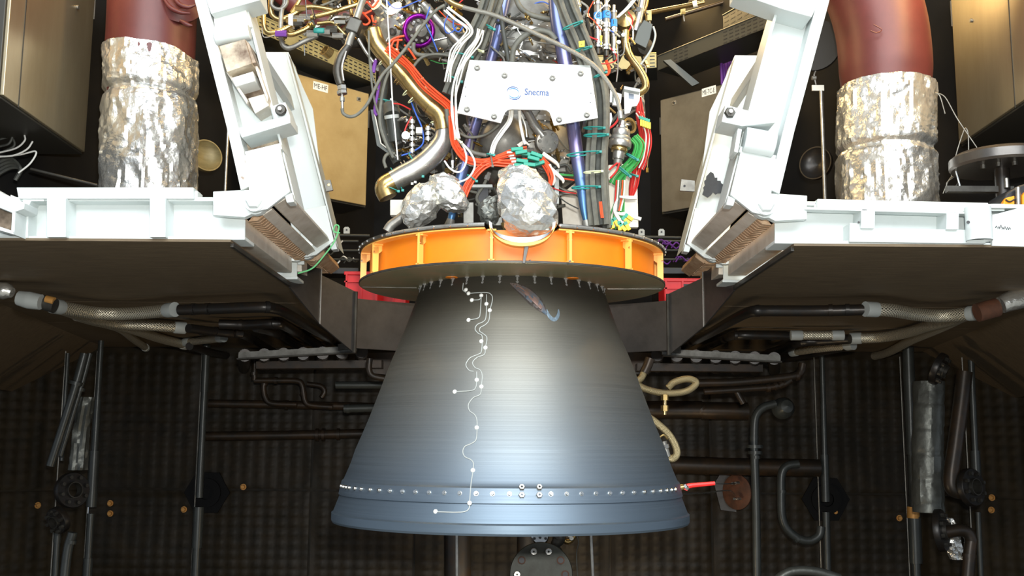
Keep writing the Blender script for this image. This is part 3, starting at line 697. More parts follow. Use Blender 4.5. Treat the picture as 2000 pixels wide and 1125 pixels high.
# ---- crumpled foil sleeve
def foil_sleeve(path, r, name, m, parent, top=None, seg=72, n=90, amp=.018, seed=0, bands=()):
    pts = smooth_path([Vector(p) for p in path], 8); L = [0]
    for a, b in zip(pts, pts[1:]): L.append(L[-1]+(b-a).length)
    vs = []; mb = MB()
    def at(s):
        for i in range(len(L)-1):
            if s <= L[i+1]: return pts[i].lerp(pts[i+1], (s-L[i])/max(1e-9, L[i+1]-L[i]))
        return pts[-1]
    for j in range(n+1):
        for k in range(seg):
            a = 2*math.pi*k/seg; tt = L[-1]+(top(a) if top else 0); s = tt*j/n; c = at(s)
            q = Vector((math.cos(a)*1.2, math.sin(a)*1.2, s*1.6+seed))
            w = q+Vector((noise.noise(q*2.1), noise.noise(q*2.1+Vector((9, 2, 4))), noise.noise(q*2.1+Vector((3, 7, 1)))))*.5
            d = amp*(1.0*noise.noise(w*1.7)+.9*(1-2*abs(noise.noise(w*3.3)))*.5+.55*(.5-abs(noise.noise(w*7.5)))+.3*(.5-abs(noise.noise(w*16))))
            for bz, bd in bands:
                d -= bd*math.exp(-((s/L[-1]-bz)/.018)**2)
            vs.append(c+Vector((math.cos(a), math.sin(a), 0))*(r+d))
    fs = [(j*seg+k, j*seg+(k+1) % seg, (j+1)*seg+(k+1) % seg, (j+1)*seg+k) for j in range(n) for k in range(seg)]
    return mb.add(vs, fs).build(name, m, parent, ang=22)
def lagged(label, cx, pyf, path_up, rpx, Y, top, seed, bands):
    c0 = P(cx, 400, Y); c0.z = ZD+.02
    T = thing('lagged_pipe', label, 'pipe', c0)
    r = rw(rpx, Y); up = [Vector((P(x, y, Y).x, Y, P(x, y, Y).z)) for x, y in path_up]
    MB().tube([up[0]-Vector((0, 0, .3))]+up, [r*.86, r*.9, r, r, r, r, r], 40, sm=8).build('red_lagging', 'red_wrap', T)
    zf = P(cx, pyf, Y).z
    foil_sleeve([c0, Vector((c0.x, Y, (c0.z+zf)/2)), Vector((up[0].x, Y, zf))], r+.004, 'foil_sleeve', 'foil', T, top, seg=110, n=130, seed=seed, bands=bands)
    return T
T = lagged('red lagged pipe in silver and gold foil, beside the big stainless cabinet', 287, 105, [(290, 160), (296, 60), (298, -30), (292, -110)], 88, .5,
           lambda a: -.035*math.cos(a)+.02*math.sin(5*a)*.3, 3, [(.80, .02), (.74, -.006)])
for q in ([(318, -6), (332, 14), (352, 24), (372, 26)], [(330, -20), (348, 6), (366, 14), (382, 10)], [(352, 40), (366, 48), (376, 50)]): MB().tube(pts_px(q, .265), [.008, .014, .012, .004], 10).build('wrap_crease', 'red_wrap', T)
MB().lathe([(.001, .06), (.08, .05), (.13, 0), (.1, -.06), (.001, -.08)], P(352, 8, .36), (.3, -.9, .3), 20).build('wrap_bulge', 'red_wrap', T)
T = lagged('red lagged pipe in torn crinkled foil, behind the beam with a round socket', 1733, 172, [(1731, 200), (1728, 110), (1718, 40), (1694, -30), (1650, -100)], 91, .5,
           lambda a: .02*math.cos(a+2)+(.0 if 1.0 < (a-4.3) < 1.25 else .0), 11, [(.66, .022), (.3, -.012)])
MB().tube(pts_px([(1700, 60), (1712, 64), (1722, 58), (1706, 48)], .225), .003, 6).build('lagging_crease', 'red_wrap', T)
# ---- round ports and posts between pipes and frames
def dish(label, px, py, Y, rpx, d, m, depth=.05):
    c = P(px, py, Y); r = rw(rpx, Y)
    o = MB().lathe([(.001, -depth), (r*.55, -depth*.8), (r*.86, -depth*.3), (r*.93, 0), (r, .0), (r, -.03), (r*.5, -.12), (.001, -.13)], c, d, 32).build('round_port', m)
    return tag(o, label, 'port')
dish('round yellowish blind port on the dark wall behind the white arm', 404, 303, 1.1, 33, (.75, -.9, .12), 'brown_dish')
dish('dark round port low behind the thin grey post', 1592, 318, 1.1, 34, (-.75, -.9, .05), 'pipe_black')
o = dish('large grey perforated round grille by the red lagged pipe', 1592, 88, 1.0, 52, (-.5, -.9, -.1), 'grille_grey', .004)
def post(label, px, py0, py1, Y, rpx, topplate=False):
    a, b = P(px, 430, Y), P(px, py0, Y); a.z = ZD+.02; b.x = a.x
    T = thing('thin_post', label, 'post', a)
    h = a.lerp(b, .42)
    MB().cyl(a, h, rw(rpx*1.35, Y), 10).build('lower_tube', 'dark_steel', T); MB().cyl(h, b, rw(rpx, Y), 10).build('upper_rod', 'steel', T)
    if topplate:
        MB().box(b+Vector((-.02, 0, .02)), (.075, .01, .036)).build('top_plate', 'label_white', T, smooth=False)
        MB().tube([b+Vector((-.03, 0, .04)), b+Vector((-.04, 0, .10)), b+Vector((-.03, 0, .13))], .005, 6).build('hook', 'steel', T)
        MB().cyl(b+Vector((-.055, 0, .085)), b+Vector((-.03, 0, .085)), .014, 10).build('knob', 'dull_steel', T)
post('thin grey post beside the round yellowish port', 437, 240, 380, .95, 3)
post('thin grey post with small white plate on top', 1613, 178, 380, .95, 4.2, True)
# ---- perforated cable trays
def tray(label, a, b, h, nslots, m, rows=4, gaps=()):
    a = Vector(a); b = Vector(b); b.z = a.z; u = (b-a).normalized(); n = Vector((u.y, -u.x, 0)); 
    if n.dot(CAM-a) < 0: n = -n
    L = (b-a).length; o = tag(MB().prism([a, b, b-Vector((0, 0, h)), a-Vector((0, 0, h))], -n*.003).build('cable_tray', m, smooth=False), label, 'cable tray')
    ORG[o] = o.location.copy()
    MB().prism([a-Vector((0, 0, h)), b-Vector((0, 0, h)), b-Vector((0, 0, h))-n*.28, a-Vector((0, 0, h))-n*.28], (0, 0, .004)).build('tray_floor', 'tray_grey', o, smooth=False)
    MB().cyl(a, b, .006, 6).build('rolled_edge', m, o)
    mb = MB()
    for i in range(nslots):
        if any(g0 <= i/nslots <= g1 for g0, g1 in gaps): continue
        for k in range(rows):
            s = a+u*(L*(i+.5)/nslots)-Vector((0, 0, h*(.16+.7*k/(rows-1)))); w = L/nslots*.30
            mb.prism([s-u*w, s+u*w, s+u*w-Vector((0, 0, .008)), s-u*w-Vector((0, 0, .008))], n*.0015)
    so = mb.build('slots', 'ink_black', o, smooth=False); so['kind'] = 'stuff'; return o
tray('cream perforated cable tray above the golden lit cabinet', P(470, 12, 1.05), P(735, 126, 2.2), .118, 26, 'tray_cream', gaps=((.30, .36), (.6, .66)))
tray('grey perforated cable tray above the shaded cabinet', P(1284, 110, 2.15), P(1530, 6, 1.2), .112, 22, 'tray_grey', gaps=((.0, .1), (.26, .5)))
tray('short cream tray end meeting the grey cable tray behind the engine', P(1120, 112, 2.3), P(1282, 108, 2.2), .115, 10, 'tray_cream', gaps=((.0, .7),))
tray('upper perforated tray stub behind the plain white arm', P(1412, 30, 1.75), P(1535, -20, 1.15), .14, 9, 'tray_grey')
mb = MB()
o = tag(MB().px([(1296, 118), (1310, 116), (1366, 162), (1352, 168)], 2.0, 2.03).build('tray_strut', 'tray_grey', smooth=False), 'slanting grey strut under the cable tray by the purple cables', 'strut')
T = thing('purple_cable_drop', 'bunch of purple cables dropping behind the shaded cabinet', 'cables', P(1424, 160, 2.05))
for k in range(7):
    x = 1409+k*5; MB().tube(pts_px([(x+3, 108), (x, 125), (x+1, 150), (x+2, 175)], 1.99+.02*(k % 3)), .011, 8).build('cable', 'cable_purple', T)
# conduit at the top
T = thing('clipped_conduit', 'brass toned conduit on hanging clips in the dark upper corner', 'conduit', P(1310, 20, 1.9))
MB().cyl(P(1240, 30, 1.9), P(1358, 8, 1.7), .017, 12).build('tube', 'gilt_steel', T)
MB().cyl(P(1354, 9, 1.7), P(1362, 7, 1.69), .026, 12).build('end_ferrule', 'label_white', T)
MB().cyl(P(1362, 7, 1.69), P(1376, 4, 1.68), .012, 10).build('tip', 'gilt_steel', T)
for x, y in ((1268, 26), (1334, 14)):
    MB().box(P(x, y+6, 1.83), (.03, .03, .07)).build('clip', 'tray_cream', T, smooth=False)
    MB().cyl(P(x, y+10, 1.83), P(x+3, y+28, 1.83), .006, 8).build('clip_bolt', 'steel', T)
pipe('roof_bar', 'pipe_brown', [(1300, 38), (1420, 2), (1500, -30)], 4, 2.3, 'brown bar running up behind the clipped conduit', 'bar')
# dark round disc on a stem, tool case and loose wires by the outer beam
c = P(1955, 312, -.1)
T = thing('round_stand', 'dark round disc on a stem beside the big golden glare cabinet', 'stand', (c.x, c.y, ZD+.02))
r = rw(98, -.1)
MB().lathe([(.001, .0), (r*.96, 0), (r, .012), (r, .055), (r*.9, .075), (.001, .085)], c-Vector((0, 0, .05)), (0, 0, 1), 48).build('disc', 'black_gloss', T)
MB().cyl((c.x, c.y, ZD+.02), c-Vector((0, 0, .05)), .038, 16).build('stem', 'pipe_black', T)
MB().box((c.x-.12, c.y, c.z-.16), (.34, .04, .03)).build('cross_bar', 'dark_steel', T); MB().box((c.x-.1, c.y, c.z-.25), (.3, .04, .03)).build('cross_bar', 'dark_steel', T)
for k in range(5):
    a = -2.6+k*.5; MB().cyl((c.x+r*.6*math.cos(a), c.y+r*.6*math.sin(a), c.z-.07), (c.x+r*.6*math.cos(a), c.y+r*.6*math.sin(a), c.z-.05), .014, 8).build('disc_bolt', 'dark_steel', T)
MB().cyl(c+Vector((.0, -.045, -.16)), c+Vector((.0, -.045, -.11)), .012, 8).build('stem_nut', 'steel', T)
T = thing('tool_case', 'black and amber plastic tool case at the end of the beam', 'case', P(1985, 410, -.35))
MB().px([(1958, 392), (1966, 376), (1990, 362), (2030, 350), (2030, 410), (1958, 410)], -.36, -.16).build('black_shell', 'ink_black', T, bevel=.01)
for x0, x1, yy in ((1960, 1982, 384), (1997, 2030, 372)): MB().px([(x0, yy+10), (x0+6, yy+2), (x1, yy-2), (x1, 412), (x0, 412)], -.385, -.355).build('amber_panel', 'amber_plastic', T, bevel=.004)
MB().cyl(P(1988, 366, -.39), P(1989, 408, -.39), .012, 10).build('clasp', 'steel', T); MB().tube(pts_px([(1964, 390), (1972, 394), (1984, 388)], -.39), .004, 6).build('strap', 'ink_black', T)
for pts, lab in (([(1846, 222), (1836, 188), (1828, 182), (1846, 190), (1870, 232), (1908, 288)], 'thin steel wire looping down past the big golden glare cabinet'),
                 ([(1858, 345), (1868, 300), (1880, 262), (1886, 250), (1891, 262), (1892, 296)], 'bent wire standing behind the dark round disc'),
                 ([(1842, 378), (1856, 348), (1872, 346), (1868, 362), (1852, 366), (1850, 356), (1866, 344)], 'small coil of wire behind the long white rail')):
    pipe('loose_wire', 'dull_steel', pts, 1.0, .1, lab, 'wire', seg=6)
pipe('loose_wire', 'bright_metal', [(1866, 330), (1872, 350), (1878, 372)], 1.8, -.05, 'short bright rod hanging beneath the dark round disc', 'rod', seg=6)
T = thing('wire_tangle', 'tangle of thin white and black wires under the big stainless cabinet', 'wires', P(30, 300, .4))
for k, pts in enumerate([[(-10, 306), (25, 304), (52, 292), (64, 276)], [(-10, 300), (30, 290), (48, 275), (48, 264)], [(-10, 308), (40, 302), (70, 296), (60, 318), (36, 338)], [(-10, 262), (10, 250), (24, 262), (18, 280), (0, 286)], [(-10, 275), (20, 268), (28, 284), (8, 296)]]):
    MB().tube(pts_px(pts, .3+.02*k), .005 if k < 3 else .007, 6).build('wire', 'cable_white' if k < 3 else 'cable_dark', T)
for k in range(4): MB().tube(pts_px([(-10, 320+8*k), (20, 310+6*k), (40, 330), (30, 352)], .45), .012, 6).build('wire', 'cable_dark', T)
pipe('rail_strip', 'dark_steel', [(60, 330), (190, 362)], 3, .35, 'dark strip with small eyelet under the big stainless cabinet', 'strip', sm=0)
# racks and crates at the back
def eyelet_rail(label, x0, y0, x1, y1, Y, tabs):
    T = thing('rack_rail', label, 'rail', P((x0+x1)/2, y1, Y))
    MB().tube(pts_px([(x0, y0), (x1, y1)], Y), .009, 8, sm=0).build('rail', 'tray_grey', T)
    for x in tabs:
        t = MB().px([(x-6, y0-2), (x-6, y0-12), (x-3, y0-15), (x+3, y0-15), (x+6, y0-12), (x+6, y0-2)], Y-.01, Y).build('tab', 'grey_panel', T, smooth=False)
        MB().cyl(P(x, y0-9, Y-.014), P(x, y0-9, Y-.005), .007, 8).build('eyelet', 'ink_black', t)
eyelet_rail('grey rack rail with one eyelet tab, left of the orange ring', 600, 458, 722, 460, 1.9, (677,))
eyelet_rail('grey rack rail with two eyelet tabs, right of the orange ring', 1240, 462, 1330, 464, 1.9, (1253, 1292))
for sd, xs, lab in ((-1, (610, 700), 'black open rack of wires behind the sloping arm foot'), (1, (1270, 1350), 'black open rack with grey strips and purple cables')):
    T = thing('open_rack', lab, 'rack', P((xs[0]+xs[1])/2, 560, 2.1))
    for k in range(4):
        y = 470+k*18
        MB().tube(pts_px([(xs[0], y), (xs[1], y+1)], 2.05), .008, 8, sm=0).build('shelf_bar', 'tray_grey', T)
    MB().px([(xs[0], 524), (xs[1], 524), (xs[1], 534), (xs[0], 534)], 1.98, 2.2).build('shelf', 'ink_black', T, smooth=False)
    rr = random.Random(4)
    for k in range(9):
        x = rr.uniform(xs[0]+12, xs[1]-12); y = rr.uniform(468, 515)
        MB().tube(pts_px([(x-14, y+6), (x-4, y-5), (x+8, y+4), (x+16, y-2)], 2.0+.01*k), .005, 6).build('cable', 'cable_purple' if sd > 0 else rr.choice(['cable_white', 'cable_dark', 'dull_steel']), T)
crates = [((672, 530), (742, 530), 1.62, 'red ribbed plastic crate beneath the ring, beside the curved collar'), ((1294, 543), (1372, 543), 1.62, 'red plastic crate with dark handle slot below the rack of purple cables'),
          ((742, 533), (796, 533), 1.95, 'red plastic crate half hidden behind the lower disc and nozzle')]
for i, ((x0, y0), (x1, y1), Y, lab) in enumerate(crates):
    a, b = P(x0, y0, Y), P(x1, y1, Y); h = a.z-ZD-.014; c = (a+b)/2
    if Y < 1.95: h = .24
    T = thing('plastic_crate', lab, 'crate', (c.x, Y+.14, a.z-h))
    W_ = b.x-a.x; MB().box((c.x, Y+.14, a.z-h/2), (W_-.02, .27, h)).build('body', 'crate_red', T, smooth=False, bevel=.006)
    MB().box((c.x, Y+.14, a.z-.012), (W_, .29, .024)).build('top_rim', 'crate_red', T, smooth=False, bevel=.004)
    MB().box((c.x, Y-.001, a.z-.07), (W_-.01, .012, .010)).build('rib', 'crate_red', T, smooth=False)
    for k in range(3): MB().box((a.x+W_*(.08+.42*k), Y-.001, a.z-h/2), (.012, .012, h-.02)).build('rib', 'crate_red', T, smooth=False)
    if i == 1: MB().box((a.x+W_*.72, Y-.002, a.z-.055), (W_*.4, .012, .028)).build('handle_slot', 'ink_black', T, smooth=False)
for sd in (-1, 1):  # low shelf that carries the crates behind the collar
    a = P(660 if sd < 0 else 1285, 600, 1.62); zz = P(700 if sd < 0 else 1320, 530 if sd < 0 else 543, 1.62).z-.24
    o = MB().box((sd*.98, 1.80, (zz+ZD+.012)/2), (.5, .4, zz-ZD-.016)).build('crate_shelf', 'cell_black', smooth=False)
    tag(o, 'dark low shelf under the red crate ' + ('beside the curved collar' if sd < 0 else 'with the dark handle slot'), 'shelf')
# ============================================================ LOWER CHAMBER PIPES
def wpipe(label, pts, rpx, Y=4.75, m='pipe_brown', name='wall_pipe', rings=(), seg=14, sm=8):
    o = pipe(name, m, pts, rpx, Y, label, 'pipe', seg=seg, sm=sm); w = pts_px(pts, Y)
    for x, y, rr in rings:
        y_ = pts[0][2] if len(pts[0]) > 2 else Y
        c = P(x, y, y_); i = min(range(len(w)-1), key=lambda k: ((w[k]+w[k+1])/2-c).length); d = (w[i+1]-w[i]).normalized()
        MB().cyl(c-d*.014, c+d*.014, rw(rpx*rr, y_), 16).build('joint_ring', m, o)
    return o
# upright poles over the panel seams, built of stepped sleeves
def pole(label, x_top, x_bot, Y, steps, name='upright_pole'):
    """steps: (py from, py to, radius px)"""
    xs = lambda y: x_top+(x_bot-x_top)*(y-700)/425
    a = P(xs(900), 900, Y)
    T = thing(name, label, 'pole', (a.x, a.y, zb))
    for y0, y1, r in steps:
        p0, p1 = P(xs(y0), y0, Y), P(xs(y1), y1, Y)
        p0 = Vector((a.x+(p0.x-a.x)*.35, Y, p0.z)); p1 = Vector((a.x+(p1.x-a.x)*.35, Y, p1.z))
        MB().cyl(p1, p0, rw(r, Y), 16).build('sleeve', 'pole_grey', T)
    MB().tube([Vector((a.x-rw(11, Y), Y+.05, P(900, y, Y).z)) for y in range(690, 1220, 40)], .006, 6).build('seam_wire', 'dull_steel', T)
    return T
pole('stepped grey pole on the panel seam beside the slanting paired pipes', 194, 172, 4.35, [(660, 780, 5.5), (780, 880, 7), (880, 990, 10), (1003, 1090, 7), (1090, 1230, 9)])
pole('stepped grey pole beside the dark hexagon plate', 402, 382, 4.6, [(660, 765, 7.5), (765, 880, 6.5), (880, 972, 7), (990, 1070, 10), (1070, 1230, 8)])
pole('stepped grey pole beside the pair of ochre bolts and the U-bend pipe', 1609, 1613, 4.6, [(660, 790, 5), (790, 888, 5.5), (888, 980, 8), (1000, 1230, 7)])
T = pole('thick stepped grey pole beside the quilted foil pipe', 1778, 1786, 4.35, [(660, 782, 11), (782, 888, 10), (888, 990, 8), (990, 1012, 11), (1012, 1100, 12), (1100, 1230, 8)])
MB().cyl(P(1784, 1012, 4.35), P(1784, 990, 4.35), rw(12, 4.35), 16).build('ochre_sleeve', 'bolt_ochre', T)
pole('thin stepped grey pole beside the tall bent brown pipe', 1900, 1912, 4.0, [(680, 880, 6), (880, 950, 9), (1000, 1230, 5)])
pole('slim grey pole on the angled panel wall, outside the paired pipes', 128, 112, 4.0, [(690, 900, 4), (1010, 1060, 7), (1060, 1230, 6)])
# ochre bolts on the panels
bolt = mesh_data(MB().lathe([(.001, .03), (.016, .03), (.021, .024), (.021, 0), (.03, 0), (.03, -.01)], seg=12), 'panel_bolt', 'bolt_ochre')
for x, y, Y, lab in [(215, 983, 4.93, 'upper ochre bolt of the pair right of the pole by the slanting pipes'), (215, 1003, 4.93, 'lower ochre bolt of the pair right of the pole by the slanting pipes'), (74, 987, 4.2, 'single ochre bolt on the angled wall left of the slanting pipes'),
                  (359, 995, 4.93, 'single ochre bolt just left of the pole with the hexagon plate'), (475, 951, 4.93, 'single ochre bolt right of the dark hexagon plate'), (1630, 983, 4.93, 'upper ochre bolt of the pair by the U-bend pipe pole'), (1631, 1000, 4.93, 'lower ochre bolt of the pair by the U-bend pipe pole'),
                  (1757, 1012, 4.93, 'single ochre bolt left of the thick stepped pole'), (1937, 972, 4.0, 'upper ochre bolt of the pair on the angled wall beyond the brown pipe'), (1936, 996, 4.0, 'lower ochre bolt of the pair on the angled wall beyond the brown pipe'), (472, 965, 4.93, None)]:
    if lab is None: continue
    sg = 0 if Y > 4.5 else (-1 if x < 1000 else 1)
    if sg:
        k = xw[0] if sg < 0 else xw[-1]; d = ray(x, y); n = Vector((-sg, -1, 0)).normalized(); p0 = Vector((k, YW, 0))+n*.035
        c = CAM+d*((p0-CAM).dot(n)/d.dot(n))
    else: n = Vector((0, -1, 0)); c = P(x, y, 4.965)
    o = put(bolt, 'panel_bolt', c, None, align(n)); tag(o, lab, 'bolt', 'ochre bolts on the panel walls')
# horizontal pipes on the back wall, left half
wpipe('long brown wall pipe with ring joints, lowest on the wall left of the nozzle', [(398, 852), (560, 850), (740, 846)], 9, rings=((620, 849, 1.35), (632, 849, 1.35), (661, 848, 1.25)), sm=0)
wpipe('long brown wall pipe behind the double S-bend pipes', [(408, 788), (540, 790), (740, 795)], 8, rings=((560, 791, 1.2),), sm=0)
wpipe('grey upper pipe stub ending short beside the nozzle', [(656, 752), (800, 752)], 7, 3.6, 'pole_grey')
wpipe('grey lower pipe stub beside the nozzle', [(672, 798), (800, 795)], 8, 3.9, 'pole_grey', rings=((680, 798, 1.12),))
wpipe('first S-bend brown pipe, nearer the pole', [(516, 738), (515, 758), (518, 775), (526, 786), (545, 789), (580, 790)], 5.5, 4.5, rings=((516, 750, 1.3),))
wpipe('second S-bend brown pipe, coming off the long branch', [(497, 743), (540, 743), (580, 744), (590, 752), (593, 768), (596, 782), (606, 791), (650, 795)], 5.5, 4.4, rings=((539, 743, 1.3), (593, 768, 1.2)))
wpipe('short upright brown pipe under the hose manifold', [(498, 690), (497, 743)], 5.5, 4.4, rings=((497, 706, 1.5), (496, 730, 1.25)), sm=0)
wpipe('dark hooked pipe behind the second S-bend', [(600, 750), (626, 754), (634, 764), (628, 776)], 5, 4.6)
wpipe('small bent pipe with brass tip beside the upper nozzle edge', [(722, 700), (721, 722), (728, 734), (752, 740)], 6, 2.4, 'pipe_brown')
# right half
wpipe('thick brown horizontal pipe on the wall right of the nozzle, upper', [(1240, 800), (1370, 800), (1372, 802), (1460, 803)], 17, 4.5, rings=((1369, 800, 1.03),), sm=0)
wpipe('thick brown horizontal pipe on the wall right of the nozzle, lower', [(1300, 907), (1420, 911), (1600, 914)], 17, 4.6, rings=((1318, 908, 1.04), (1380, 910, 1.04)), sm=0)
wpipe('tall grey bent pipe running down from the round dome', [(1515, 788), (1490, 796), (1476, 814), (1473, 850), (1474, 900), (1477, 1000), (1480, 1240)], 8, 3.8, 'pole_grey', rings=((1473, 855, 1.1), (1474, 872, 2.0), (1475, 884, 1.7), (1476, 893, 1.1)))
c = P(1530, 797, 3.85)
o = tag(MB().lathe([(.001, .10), (.055, .085), (.088, .04), (.094, 0), (.094, -.04), (.001, -.06)], c, (.15, -1, .15), 28).build('pipe_dome', 'pole_grey'), 'round dark dome end where the tall bent pipe begins', 'dome')
wpipe('U-bend pipe rising from the lower thick wall pipe', [(1560, 906), (1538, 910), (1527, 926), (1526, 970), (1528, 1010), (1538, 1034), (1560, 1052), (1582, 1056), (1600, 1046), (1604, 1028)], 8, 4.1, 'pole_grey', rings=((1527, 960, 1.06), (1557, 1052, 1.08)))
wpipe('lagged pipe elbow cut by the frame below the U-bend', [(1500, 1150), (1540, 1118), (1590, 1116), (1640, 1130)], 9, 3.6, 'foil_quilt')
wpipe('dark pipe with fittings under the manifold right of the nozzle', [(1365, 748), (1440, 746), (1540, 736), (1562, 728), (1568, 710)], 8, 3.2, rings=((1556, 734, 1.2),))
wpipe('thinner dark pipe below the fittings pipe', [(1375, 765), (1450, 760), (1520, 754), (1545, 742)], 6, 3.2, rings=((1500, 757, 1.5), (1515, 754, 1.35), (1526, 751, 1.2)))
wpipe('short slanted brown stub below the fittings pipe', [(1438, 762), (1445, 776), (1452, 788)], 6, 3.25)
# dark hexagon plates with a pipe flange each
def hexplate(label, x, y, rpx, Y, disc=None):
    c = P(x, y, Y); r = rw(rpx, Y)
    T = thing('hexagon_plate', label, 'plate', (c.x, c.y, c.z-r))
    MB().lathe([(.001, 0), (r, 0), (r, .02), (.001, .02)], c, (0, -1, 0), 6).build('plate', 'matt_black', T, smooth=False, bevel=.003)
    MB().lathe([(r*.3, .02), (r*.62, .02), (r*.62, .045), (r*.3, .045)], c, (0, -1, 0), 32).build('ring', 'matt_black', T)
    return T
hexplate('dark hexagon wall plate behind the stepped pole, left of the nozzle', 405, 962, 44, 4.96)
hexplate('dark hexagon wall plate behind the pole, right of the U-bend', 1612, 975, 46, 4.96)
# rust disc with two leads, red taped sensor
c = P(1440, 961, 4.7)
T = thing('rust_disc', 'rust brown round wall plate with paired studs', 'plate', c)
d = (-.75, -.65, 0)
MB().lathe([(.001, .02), (.15, .02), (.165, .01), (.165, 0)], c, d, 36).build('disc', 'rust_plate', T)
MB().px([(1395, 945), (1410, 920), (1438, 920), (1438, 1000), (1408, 996)], 4.82, 4.86).build('backing_plate', 'black_gloss', T, smooth=False)
for x, y in ((1440, 944), (1447, 943), (1444, 974), (1450, 974)): MB().lathe([(.001, .05), (.012, .05), (.014, 0)], P(x-4, y, 4.60), d, 8).build('stud', 'steel', T)
T = thing('taped_sensor', 'red taped sensor plug at the end of the nozzle band', 'sensor', P(1340, 952, .0))
MB().tube(pts_px([(1322, 954), (1332, 952), (1338, 951)], .0), [.014, .016, .012], 10, sm=0).build('plug', 'gilt_steel', T)
MB().tube(pts_px([(1337, 953), (1341, 951), (1345, 950)], .0), [.018, .018, .012], 6, sm=0).build('plug_nut', 'bright_metal', T, smooth=False)
MB().tube(pts_px([(1338, 957), (1341, 950), (1352, 948), (1396, 944)], .0, ), [.013, .014, .012, .010], 8, sm=0).build('red_sleeve', 'tape_red', T)
MB().tube(pts_px([(1396, 944), (1420, 945, 2.4), (1437, 944, 4.5)], .0), .004, 6).build('lead', 'cable_dark', T)
pipe('bent_rod', 'bright_metal', [(1324, 966), (1370, 963, 1.2), (1420, 958, 2.8), (1432, 962, 3.6), (1440, 975, 4.5)], 1.8, .02, 'bright thin bent rod from nozzle rim to rust disc', 'rod', seg=8)
# blind flange and valve on the floor of the chamber, straight below the nozzle
T = thing('blind_flange', 'round dark blind flange with bolts and rusty holes below the nozzle', 'flange', P(1057, 1180, 1.6))
c = P(1057, 1122, 1.6); r = rw(60, 1.6); d = Vector((0, -1, .1))
MB().lathe([(.001, .0), (r*.98, 0), (r, -.006), (r, -.05), (.001, -.05)], c, d, 48).build('disc', mat('flange_dark', (62, 64, 58), .5, .5, (44, 42, 36), 10), T)
MB().cyl(c+Vector((0, .05, 0)), c+Vector((0, .6, 0)), r*.7, 28).build('pipe_body', 'pipe_black', T)
for k in range(10):
    a = math.radians(90+18+k*36); q = P(1057+47*math.cos(a), 1122-47*math.sin(a)*1.0, 1.59)
    if k % 2 == 0 and k != 8 or k == 9: MB().lathe([(.006, .014), (.006, .020), (.020, .020), (.024, .012), (.024, 0)], q, d, 12).build('flange_bolt', 'steel', T)
    else:
        MB().lathe([(.015, .0), (.015, .006), (.026, .004), (.026, 0)], q, d, 16).build('rusty_hole', 'rust_plate', T); MB().lathe([(.001, .008), (.018, .008)], q, d, 12).build('hole_dark', 'ink_black', T)
T = thing('small_valve', 'small silver valve cap with clamp just under the nozzle rim', 'valve', P(1060, 1056, 1.9))
c = P(1055, 1047, 1.7); MB().lathe([(.001, .02), (.05, .02), (.058, .012), (.058, -.05), (.001, -.05)], c, (0, -1, .1), 28).build('cap', 'bright_metal', T)
for x, y in ((1044, 1052), (1055, 1050), (1066, 1052)): MB().cyl(P(x, y, 1.64), P(x, y, 1.672), .009, 10).build('cap_hole', 'ink_black', T)
MB().tube(pts_px([(1080, 1030), (1092, 1050), (1084, 1066), (1088, 1080)], 1.7), [.03, .045, .03, .04], 12).build('body', 'dark_steel', T)
for x, y in ((1083, 1042), (1098, 1040), (1112, 1046), (1116, 1052)): MB().lathe([(.001, .02), (.014, .02), (.016, 0)], P(x, y, 1.66), (0, -1, .2), 8).build('clamp_bolt', 'steel', T)
MB().tube(pts_px([(1090, 1046), (1110, 1058), (1124, 1042)], 1.72), .02, 10).build('clamp', 'gilt_steel', T)
wpipe('wide dark upright pipe under the nozzle, behind the thin steel rod', [(893, 990), (895, 1260)], 26, 3.4, 'pipe_black', sm=0)
wpipe('dark upright plate edge pipe left of the blind flange', [(1030, 1000), (1028, 1260)], 20, 3.8, 'pipe_black', sm=0)
for x0, x1, lab in ((892, 893, 'thin steel rod hanging under the nozzle, over the wide dark pipe'), (1153, 1164, 'thin steel rod hanging under the nozzle, right of the blind flange')):
    o = pipe('hanging_rod', 'steel', [(x0, 1015), (x1, 1260)], 3, .62, lab, 'rod', seg=8, sm=0)
pipe('loose_wire', 'cable_dark', [(1124, 1040), (1130, 1060), (1126, 1090), (1134, 1200)], 1, 1.6, 'thin dark wire dangling right of the small valve', 'wire', seg=6)
# slanting pipes, flanges and foil wrapped pipes at the sides
wpipe('dark slanting pipe, left one of the pair at the angled wall', [(165, 690), (150, 745), (130, 810), (98, 910)], 8, 3.4, 'pole_grey', rings=((148, 748, 1.6), (141, 775, 1.1)))
wpipe('dark slanting pipe, thinner right one of the pair at the angled wall', [(176, 690), (160, 750), (142, 810), (118, 890)], 5, 3.5, 'pole_grey', rings=((157, 760, 1.8),))
o = tag(foil_sleeve([P(152, 918, 3.6), P(158, 850, 3.6), P(170, 776, 3.6)], .06, 'foil_pipe', 'foil_quilt', None, seg=20, n=30, amp=.02, seed=5), 'crumpled dull foil wrapped pipe behind the pole by the slanting pipes', 'pipe')
def flange(label, x, y, Y, rpx, d, th=.05):
    c = P(x, y, Y); r = rw(rpx, Y); dv = Vector(d).normalized(); n_, b_ = frame_of(dv)
    T = thing('pipe_flange', label, 'flange', c)
    MB().lathe([(r*.45, th), (r*.96, th), (r, th-.01), (r, 0), (r*.45, 0), (r*.45, th)], c, d, 32).build('ring', 'pipe_black', T)
    MB().lathe([(r*.45, th), (r*.45, th+.03), (r*.4, th+.03), (r*.38, 0)], c, d, 24).build('neck', 'dark_steel', T)
    for k in range(8):
        a = math.pi*k/4+.3; q = c+dv*th+(n_*math.cos(a)+b_*math.sin(a))*r*.74
        MB().lathe([(.001, .028), (.016, .028), (.018, 0)], q, d, 6).build('flange_nut', 'dark_steel', T)
    return T
